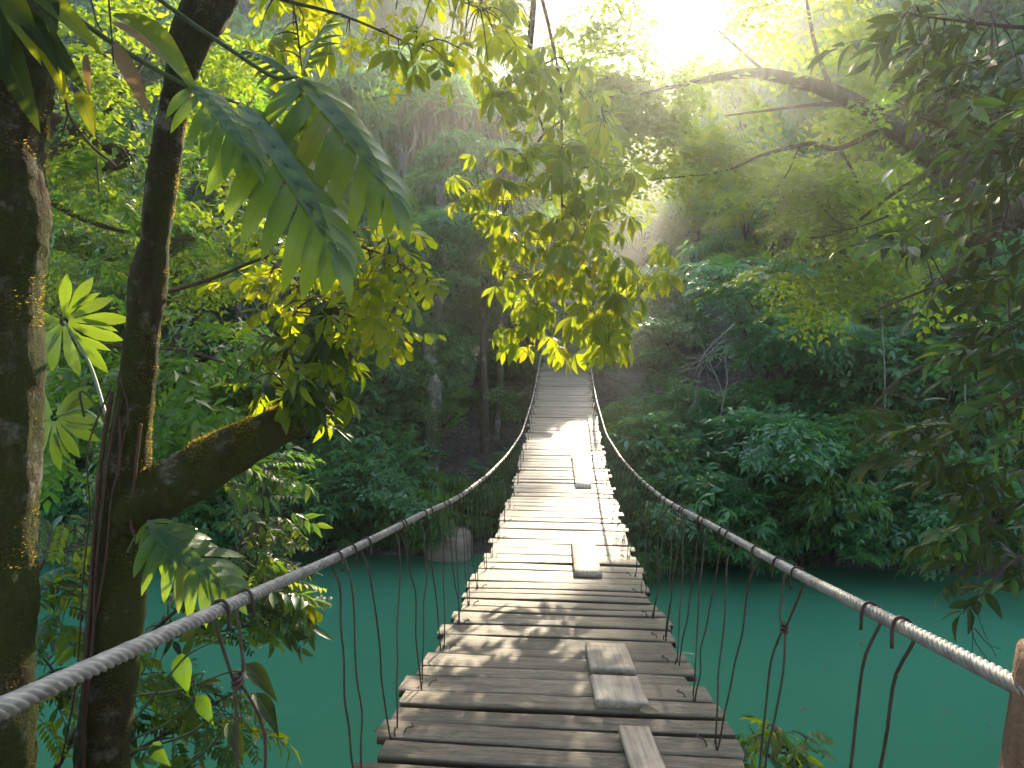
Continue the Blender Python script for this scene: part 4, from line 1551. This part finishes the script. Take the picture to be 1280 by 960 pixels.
# ---- tree whose branches hang over the bridge
ht = thing('overhanging_tree', 'tree with whorls of bright green leaflets hanging over the middle of the bridge', 'tree', (3.1, 1.2, terrain(3.1, 1.2)))
HY = 7.0
leafy(ht, [([Vector((3.1, 1.2, 2.6)), Vector((3.2, 1.3, 6)), Vector((2.4, 2.8, 8.6)), Vector((1.0, 5.2, 10.3)), at(668, -170, 7), at(668, -60, 7)], .2, .044),
           (pxpath([(667, -60), (667, 0), (663, 50), (660, 95)], HY), .034, .024), (pxpath([(668, -40), (690, 50), (701, 110), (702, 150), (702, 240), (704, 300), (700, 372)], HY), .02, .008),
           (pxpath([(660, 95), (668, 130), (680, 165), (688, 205), (690, 250)], HY), .013, .006), (pxpath([(660, 95), (685, 78), (704, 74), (722, 112), (752, 142)], HY), .012, .005),
           (pxpath([(660, 95), (645, 100), (620, 118), (596, 130)], HY), .01, .004), (pxpath([(702, 150), (672, 178), (661, 220), (640, 250), (600, 245)], HY), .01, .004),
           (pxpath([(703, 255), (742, 300), (770, 342), (800, 368)], HY), .009, .004), (pxpath([(703, 340), (730, 372), (750, 398), (790, 412)], HY), .008, .004),
           (pxpath([(702, 330), (680, 368), (660, 400), (635, 412)], HY), .009, .004), (pxpath([(660, 95), (690, 115), (702, 138)], HY), .01, .008)],
      [(615, 235, 62, 50, 6.1, 7.0), (690, 250, 100, 75, 6.0, 7.2), (665, 310, 60, 50, 6.1, 7.0), (650, 375, 45, 55, 6.1, 7.5), (720, 375, 80, 50, 6.1, 7.0), (783, 368, 42, 50, 6.2, 7.5), (745, 415, 60, 28, 6.2, 7.5),
       (632, 415, 25, 25, 6.3, 7.5), (730, 300, 60, 60, 6.2, 7.2), (690, 130, 75, 60, 6.2, 7.2), (640, 60, 75, 70, 6.0, 7.2), (740, 190, 60, 55, 6.4, 7.4), (700, 424, 75, 20, 6.2, 7.5), (800, 330, 40, 50, 6.8, 7.6)],
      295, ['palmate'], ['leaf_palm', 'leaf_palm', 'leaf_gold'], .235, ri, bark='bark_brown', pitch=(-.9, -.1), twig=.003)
ell_crown(ht, [(900, -260, 420, 160, 3.5, 6.5)], 90, 'alt', 'leaf_palm', .7, ri)

# ---- dark tree reaching in from the downstream side
dt = thing('dark_tree', 'dark backlit tree with lance-shaped leaves reaching in from the near bank, downstream', 'tree', (4.6, 3.9, terrain(4.6, 3.9)))
leafy(dt, [([Vector((4.6, 3.9, .6)), Vector((4.4, 3.95, 3)), Vector((4.3, 4, 5)), Vector((4.2, 4, 8))], .14, .07)] +
      [(pxpath([(1620, a, 4.0)] + [(p, q, 4.0 + .12 * math.sin(p)) for p, q in pp]), .022, .004) for a, pp in (
          (300, [(1450, 180), (1330, 170), (1240, 190), (1160, 150), (1110, 120)]), (420, [(1450, 290), (1330, 270), (1230, 300), (1180, 350), (1075, 396)]), (250, [(1450, 60), (1330, 40), (1230, 30), (1150, 20)]),
          (600, [(1450, 490), (1330, 470), (1230, 520), (1150, 580), (1070, 580)]), (650, [(1450, 600), (1330, 600), (1260, 640), (1190, 690)]), (700, [(1460, 650), (1340, 680), (1270, 700), (1225, 745)]),
          (520, [(1460, 400), (1330, 390), (1220, 430), (1130, 470), (1085, 515)]))],
      [(1205, 110, 85, 85, 3.5, 4.6), (1245, 210, 65, 80, 3.5, 4.6), (1190, 300, 80, 45, 3.6, 4.5), (1235, 330, 55, 60, 3.6, 4.5), (1180, 40, 110, 45, 3.6, 4.6), (1145, 575, 75, 32, 3.6, 4.4), (1215, 545, 70, 55, 3.6, 4.4),
       (1245, 640, 50, 75, 3.6, 4.4), (1250, 725, 38, 40, 3.6, 4.2), (1130, 510, 55, 25, 3.7, 4.3), (1240, 440, 50, 50, 3.7, 4.5), (1190, 690, 40, 25, 3.7, 4.2), (1350, 350, 80, 350, 3.6, 4.6)],
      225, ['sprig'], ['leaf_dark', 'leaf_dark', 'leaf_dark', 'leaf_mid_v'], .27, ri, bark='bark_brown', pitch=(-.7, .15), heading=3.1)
# bare twigs hanging below it
mb = MB()
for pth in ([(1210, 720), (1215, 770), (1218, 800), (1240, 830), (1250, 835)], [(1215, 770), (1216, 815)], [(1218, 785), (1235, 805), (1252, 812)], [(1225, 700), (1222, 760), (1230, 790), (1245, 820)]):
    mb.add(*tube(curve(pxpath(pth, 3.9), 14) - np.array(dt.location), np.linspace(.004, .0015, 14), 4))
obj('twig', mb.mesh('twig'), M['twig'], dt)

# ---- limb and fine yellow green crown in the upper right
lt = thing('spreading_tree', 'tree with a long bare rising limb and fine yellow-green sunlit leaves', 'tree', (8.2, 3.2, terrain(8.2, 3.2)))
ol = np.array(lt.location)
LP = [([Vector((8.2, 3.2, .4)), Vector((7.6, 5.0, 3.4)), Vector((6.6, 6.8, 5.2)), at(1240, 262, 8.2), at(1180, 205, 8.3), at(1110, 155, 8.4), at(1040, 115, 8.5), at(950, 92, 8.6), at(880, 100, 8.7), at(800, 118, 8.9)], .24, .012),
      (pxpath([(1110, 155, 8.4), (1050, 185, 8.6), (1010, 180, 8.8), (950, 195, 9), (900, 215, 9.2), (810, 225, 9.3)]), .035, .01),
      (pxpath([(1090, 145, 8.4), (1040, 130, 8.5), (960, 138, 8.6), (905, 145, 8.6)]), .03, .008), (pxpath([(1180, 205, 8.3), (1120, 240, 8.6), (1050, 290, 9), (980, 300, 9.2)]), .03, .008),
      (pxpath([(1040, 115, 8.5), (1020, 60, 8.6), (1010, 10, 8.8), (1000, -60, 9)]), .03, .01), (pxpath([(1050, 185, 8.6), (1075, 240, 8.9), (1065, 300, 9)]), .02, .006),
      (pxpath([(1000, 180, 8.8), (985, 215, 9), (960, 250, 9)]), .012, .005), (pxpath([(950, 85, 8.6), (900, 40, 8.8), (860, 0, 9)]), .02, .006)]
mb, _ = branch_set(lt, 'limb', LP, 'bark_brown')
obj('trunk', mb.mesh('trunk', True), M['bark_brown'], lt)
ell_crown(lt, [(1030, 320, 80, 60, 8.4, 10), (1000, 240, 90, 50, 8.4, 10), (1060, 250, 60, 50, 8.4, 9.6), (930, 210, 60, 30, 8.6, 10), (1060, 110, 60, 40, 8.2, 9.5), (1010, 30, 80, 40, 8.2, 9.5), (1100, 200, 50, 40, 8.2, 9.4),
               (860, 180, 70, 40, 9, 10), (800, 130, 60, 60, 9, 10), (900, 120, 60, 40, 9, 10), (770, 30, 60, 50, 9, 10), (940, 40, 50, 50, 9, 10), (850, 95, 80, 35, 9, 10), (770, 110, 50, 80, 9.2, 10), (760, 60, 60, 60, 9.2, 10), (830, 150, 70, 40, 9.2, 10), (830, 230, 60, 40, 9, 10), (1120, 330, 40, 40, 8.5, 9.5)], 520, 'fine', 'leaf_sun', .72, ri, 1.25, clear=(850, 30, 62))

# ---- sunlit canopy of near-bank trees upstream
gt = thing('canopy_tree', 'near-bank tree whose sunlit yellow-green sprays fill the gap between the two mossy trunks', 'tree', (-5.6, 3.0, terrain(-5.6, 3.0)))
GP = [([Vector((-5.6, 3.0, .6)), Vector((-5.5, 3.6, 4)), Vector((-5.2, 5, 6.2)), at(150, 190, 6.0), at(80, 225, 6.0)], .16, .03), (pxpath([(30, 210, 5.6), (100, 170, 6), (150, 120, 6), (190, 60, 6.2)]), .05, .012),
      (pxpath([(40, 240, 5.6), (120, 280, 6), (230, 300, 6.2), (300, 270, 6.5)]), .03, .008), (pxpath([(40, 400, 5.8), (120, 430, 6), (240, 440, 6.2), (330, 480, 6.4)]), .03, .008),
      (pxpath([(150, 190, 6.0), (250, 200, 6.3), (330, 160, 6.6)]), .03, .008), ([Vector((-5.5, 3.6, 4)), at(20, 420, 5.8), at(40, 400, 5.8)], .06, .03)]
mb, _ = branch_set(gt, 'limb', GP, 'bark_brown')
obj('trunk', mb.mesh('trunk', True), M['bark_brown'], gt)
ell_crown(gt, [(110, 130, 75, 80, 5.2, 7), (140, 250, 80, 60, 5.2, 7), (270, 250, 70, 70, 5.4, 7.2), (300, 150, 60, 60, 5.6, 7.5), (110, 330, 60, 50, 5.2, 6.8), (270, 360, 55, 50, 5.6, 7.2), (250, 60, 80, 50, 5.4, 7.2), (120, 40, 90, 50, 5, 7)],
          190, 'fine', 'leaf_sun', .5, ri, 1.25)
ell_crown(gt, [(120, 200, 80, 90, 5.2, 7), (270, 260, 70, 90, 5.4, 7.2), (110, 340, 60, 50, 5.2, 6.8), (280, 120, 70, 60, 5.6, 7.2)], 90, 'alt', 'leaf_mid', .42, ri, 1.1)
ell_crown(gt, [(270, 430, 70, 45, 5.5, 7), (120, 450, 60, 50, 5.2, 6.8), (250, 530, 70, 40, 5.4, 6.8), (320, 590, 40, 30, 5.2, 6.5), (100, 560, 60, 40, 5.2, 6.5)], 150, 'alt', 'leaf_mid', .48, ri, 1.0)

# ---- shrub leaning out over the water at the near bank
sh = thing('pinnate_shrub', 'shrub with feather-shaped leaves leaning over the water under the leaning tree', 'shrub', (-3.6, 3.7, terrain(-3.6, 3.7)))
SP = [([Vector((-3.6, 3.7, .9)), at(60, 980, 4.3), at(110, 890, 4.4), at(180, 800, 4.5), at(250, 740, 4.6), at(320, 690, 4.7)], .03, .006), ([Vector((-3.6, 3.7, .9)), at(20, 900, 4.2), at(30, 780, 4.3), at(60, 690, 4.4), at(110, 650, 4.5)], .03, .006),
      ([Vector((-3.6, 3.7, .9)), at(130, 970, 4.3), at(220, 910, 4.4), at(300, 860, 4.5)], .025, .005), ([at(110, 890, 4.4), at(60, 830, 4.4), at(40, 800, 4.4)], .012, .004), ([at(180, 800, 4.5), at(270, 790, 4.6), at(330, 780, 4.6)], .012, .004),
      ([at(60, 690, 4.4), at(140, 690, 4.4), at(90, 740, 4.4)], .01, .004)]
leafy(sh, SP, [(80, 690, 60, 60, 4.0, 4.9), (270, 765, 75, 50, 4.2, 5.0), (310, 700, 50, 40, 4.2, 5.0), (110, 860, 80, 70, 4.0, 4.8), (230, 900, 85, 55, 4.1, 4.8), (330, 640, 40, 35, 4.3, 5.0), (60, 780, 40, 50, 4, 4.8), (300, 600, 55, 30, 4.5, 5.2), (345, 770, 25, 40, 4.3, 4.8), (300, 730, 60, 40, 4.2, 4.9), (335, 740, 40, 60, 4.3, 4.9)],
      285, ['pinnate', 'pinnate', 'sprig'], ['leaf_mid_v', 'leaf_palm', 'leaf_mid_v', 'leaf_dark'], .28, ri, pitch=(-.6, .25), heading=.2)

# ---- sapling by the deck edge
sp = thing('sapling', 'small sapling with glossy leaves poking up beside the deck edge and hanger wires', 'plant', (.88, 2.35, terrain(.88, 2.35)))
leafy(sp, [([Vector((.88, 2.35, 1.3)), at(990, 1000, 2.3), at(975, 930, 2.3), at(965, 905, 2.3)], .008, .003), ([at(990, 990, 2.3), at(1000, 945, 2.3), at(1010, 920, 2.3)], .005, .002), ([at(985, 980, 2.3), at(950, 930, 2.3), at(935, 905, 2.3)], .004, .002)],
      [(945, 915, 28, 18, 2.2, 2.5), (985, 925, 40, 25, 2.2, 2.5), (1000, 950, 35, 25, 2.2, 2.5), (960, 940, 30, 25, 2.2, 2.5)], 24, ['sprig'], ['leaf_palm', 'leaf_mid_v'], .125, ri, pitch=(-.5, .2))

# ------------------------------------------------------------------ far bank details
def trunk_tree(name, label, rows, Y, mat, crown_kind=None, crown_scale=.7, crown_dz=-2.0, leaf='leaf_cool', group=None):
    b = at(rows[0][0], rows[0][1], Y)
    t = thing(name, label, 'tree', (b.x, Y, terrain(b.x, Y)), group)
    o_ = np.array(t.location)
    pts = [Vector((b.x, Y, t.location.z - .3))] + [at(q[0], q[1], Y) for q in rows]
    w = [rows[0][2] * .6 * Y / F] + [q[2] / 2 * Y / F for q in rows]
    P = curve(pts, 40)
    mb = MB()
    mb.add(*tube(P - o_, np.interp(np.linspace(0, 1, 40), np.linspace(0, 1, len(w)), w), 12, .25, 3, Y))
    obj('trunk', mb.mesh('trunk', True), M[mat], t)
    if crown_kind:
        c = obj('crown', make_tree(crown_kind)[1], None, t)
        c.location = Vector(P[-1] - o_) + Vector((0, 0, crown_dz))
        c.scale = (crown_scale,) * 3
        c.rotation_euler = (0, 0, Y)
        c.material_slots[0].link = 'OBJECT'
        c.material_slots[0].material = M[leaf]
    return t


trunk_tree('pale_tree', 'stout tree with lichen-white patched bark above the rock at the water', [(538, 612, 20), (540, 560, 22), (543, 500, 20), (536, 440, 17), (545, 390, 15), (556, 320, 13), (550, 230, 11)], 14.2, 'bark_pale', 'broad_b', .62, -3.6)
trunk_tree('slender_tree', 'slender straight tree with reddish brown bark on the brown slope', [(606, 600, 11), (606, 520, 11), (604, 450, 10), (606, 380, 9), (603, 300, 9), (604, 200, 8)], 15.6, 'bark_brown', 'droop_b', .5, -4.6, 'leaf_mid')
trunk_tree('slender_tree', 'thin pale straight tree between the brown trunk and the bridge', [(617, 600, 7), (622, 530, 8), (626, 460, 8), (627, 400, 7), (622, 330, 6), (624, 240, 6)], 16.2, 'bark_pale', 'droop_a', .42, -4.2, 'leaf_mid')
trunk_tree('slender_tree', 'thin dark pole-like tree on the brown slope, furthest from the bridge', [(571, 520, 5), (570, 450, 5), (571, 380, 5), (566, 300, 4)], 17.5, 'bark_brown', 'droop_a', .4, -2.4, 'leaf_mid')

# palm-like tree with a skirt of dry leaves
PY = 18.6
pb = at(556, 480, PY)
pt = thing('skirted_palm', 'palm-like tree with a thick skirt of dry hanging leaves under its green crown', 'palm', (pb.x, PY, terrain(pb.x, PY)))
op = np.array(pt.location)
pz = [np.array(at(x_, y_, PY)) for x_, y_ in ((552, 250), (550, 190), (548, 130), (548, 105))]
mb = MB()
mb.add(*tube(curve([op + np.array([0, 0, -.3])] + pz, 20) - op, .16, 9, .2, 3, 1))
obj('trunk', mb.mesh('trunk', True), M['bark_pale'], pt)
cm, dm = MB(), MB()
its = [(np.array(at(548 + ri.gauss(0, 22), 115 + ri.gauss(0, 14), PY + ri.gauss(0, .4))) - op, ri.uniform(0, 6.28), ri.uniform(-.3, .5), 0, ri.uniform(.55, .9)) for _ in range(44)]
place_sprays(cm, ri, its, 'strap', .35)
obj('crown', cm.mesh('crown'), M['leaf_far'], pt)
tr = []
for _ in range(420):
    p = np.array(at(548 + ri.gauss(0, 20), 128 + ri.uniform(-10, 60), PY - abs(ri.gauss(0, .5)))) - op
    tr.append((p, ri.uniform(0, 6.28), ri.uniform(-1.57, -1.2), ri.uniform(0, 3), ri.uniform(.5, 1.2)))
dm.add(*leaf_set(tr, .25))
obj('dry_skirt', dm.mesh('dry_skirt'), M['leaf_dry'], pt)

# rock at the water
rb = at(562, 692, 12.35)
rng2 = random.Random(3)
mb = MB()
Vr, Fr = [], []
nu, nv = 26, 14
for j in range(nv + 1):
    ph = -math.pi / 2 + math.pi * j / nv
    for i in range(nu):
        th = 2 * math.pi * i / nu
        u = np.array([math.cos(ph) * math.cos(th), math.cos(ph) * math.sin(th), math.sin(ph)])
        u = np.sign(u) * np.abs(u) ** .55
        p = u * np.array([.43, .42, .36])
        p = p * (1 + .09 * noise.noise(Vector(p) * 3) + .05 * noise.noise(Vector(p) * 9)) + np.array([0, 0, .16 - .08 * p[0]])
        Vr.append(p)
Fr = [(j * nu + i, j * nu + (i + 1) % nu, (j + 1) * nu + (i + 1) % nu, (j + 1) * nu + i) for j in range(nv) for i in range(nu)]
mb.add(Vr, Fr)
tag(obj('boulder', mb.mesh('boulder', True), M['rock'], None, (rb.x, 12.45, .02)), 'squarish brown boulder standing in the water below the pale tree', 'boulder')
for (px, Y, s) in ((545, 12.8, .5), (575, 12.9, .55), (555, 13.1, .6), (530, 12.9, .6), (595, 12.9, .5)):
    tree('fern_0', 'waterside_fern', 'bright green fern growing over the boulder', col(px, Y), Y, s, None, 'ferns over the boulder', 'fern', dz=.15)


# bare dead branches
def dead_branch(name, label, start, end, Y, r0, rng, depth=3, mat='dead_wood', n=4):
    a, b = np.array(at(*start, Y)), np.array(at(*end, Y))
    g = terrain(a[0], a[1])
    t = thing(name, label, 'branch', a)
    mb = MB()

    def grow(p, d, L, r, k):
        m = p + d * L * .5 + np.array([rng.gauss(0, .08), rng.gauss(0, .08), rng.gauss(0, .08)]) * L
        e = p + d * L
        mb.add(*tube(curve([p, m, e], 8) - a, np.linspace(r, r * .55, 8), 5))
        if k:
            for _ in range(n):
                f = rng.uniform(.4, 1)
                dd = d + np.array([rng.gauss(0, .55), rng.gauss(0, .55), rng.gauss(0, .5)])
                grow(p + (e - p) * f, dd / np.linalg.norm(dd), L * rng.uniform(.4, .7), r * .5, k - 1)
    dv = b - a
    L = np.linalg.norm(dv)
    grow(a, dv / L, L, r0, depth)
    obj('branch', mb.mesh('branch', True), M[mat], t)
    return t


rd = random.Random(12)
dead_branch('dead_branch', 'bare white dead branch forking in front of the glossy trees downstream', (918, 405), (868, 468), 13.4, .02, rd, 2)
dead_branch('dead_branch', 'tangle of grey dead twigs in front of the glossy trees downstream', (905, 500), (880, 440), 13.3, .015, rd, 3)
dead_branch('dead_branch', 'crooked pale bare branch upstream, below the skirted palm', (505, 290), (492, 215), 16, .05, rd, 2)
dead_branch('dead_branch', 'grey tangle of leafless twigs upstream, behind the limb stub', (345, 470), (325, 390), 11.8, .02, rd, 3)
dead_branch('dead_branch', 'thin bare grey stem slanting up by the far posts', (785, 365), (768, 430), 17, .04, rd, 1)
dead_branch('dead_branch', 'fan of fine bare twigs below the spreading limb', (1110, 270), (1040, 290), 8.4, .014, rd, 3, 'twig')
dead_branch('dead_branch', 'bare twigs drooping into the river from the water-edge bushes upstream', (455, 640), (430, 690), 12.3, .02, rd, 3)

# thin vines hanging
for px, y0, y1, Y, lab in ((1105, 330, 690, 13, 'thin vine hanging straight down before the glossy trees, downstream'), (1075, 420, 640, 14, 'dangling thin grey vine behind the straight one, downstream'), (908, 430, 560, 13.2, 'short thin vine by the white dead branch'),
                           (1205, 480, 700, 11.9, 'crooked vine dropping to the water downstream'), (468, 300, 560, 14, 'thin vine hanging before the dark hollow upstream'), (440, 520, 640, 13, 'short grey vine near the water-edge bushes upstream')):
    a = at(px, y0, Y)
    pts = [at(px + rd.gauss(0, 3), y0 + (y1 - y0) * q / 6, Y) for q in range(7)]
    mb = MB()
    mb.add(*tube(curve(pts, 30) - np.array(a), .012, 5))
    v = obj('hanging_vine', mb.mesh('hanging_vine', True), M['dead_wood'], None, a)
    tag(v, lab, 'vine')

# a dead leaf by the loose board, small flecks on the river drawn with leaf meshes
o = bpy.data.objects.new('dead_leaf', unit_meshes('heart', 'leaf_dry')[0])
C.objects.link(o)
q = at(800, 898, interp(ROWS, 898))
o.location = (q.x, q.y, deck_z(q.y) + .022)
o.scale = (.09, .06, .05)
o.rotation_euler = (.3, 0, .1)
tag(o, 'curled brown dead leaf on the deck beside a square board', 'leaf')
for i, (px, py) in enumerate(((1148, 778), (1160, 790), (1078, 805), (1185, 808), (1190, 822), (1195, 800), (1210, 775), (1235, 905), (1030, 835), (482, 882), (438, 925), (468, 912), (330, 945), (1186, 888), (1002, 885))):
    d = direction(px, py)
    p = CAM + d * (4.6 / -d.z)
    o = bpy.data.objects.new('water_fleck', unit_meshes('heart', 'leaf_dry' if i % 3 else 'leaf_gold')[i % 3])
    C.objects.link(o)
    o.location = (p.x, p.y, .012)
    o.scale = (.05 + .02 * (i % 3),) * 3
    o.rotation_euler = (.1, .1, i * 1.7)
    tag(o, 'tiny leaf-shaped fleck on the turquoise water', 'leaf', 'flecks on the water')

# haze: thin moist air, sunlit
hz, hn, hl = new_mat('haze')
pv = N(hn, 'VolumePrincipled')
pv.inputs['Color'].default_value = (0.97, 1.0, 0.98, 1)
pv.inputs['Density'].default_value = 0.0033
pv.inputs['Anisotropy'].default_value = 0.8
ho = N(hn, 'OutputMaterial')
hl.new(pv.outputs[0], ho.inputs['Volume'])
mb = MB()
box(mb, (0, 36, 24), (184, 140, 53))
tag(obj('haze', mb.mesh('haze'), hz), 'thin sunlit haze in the air', 'haze', kind='stuff')
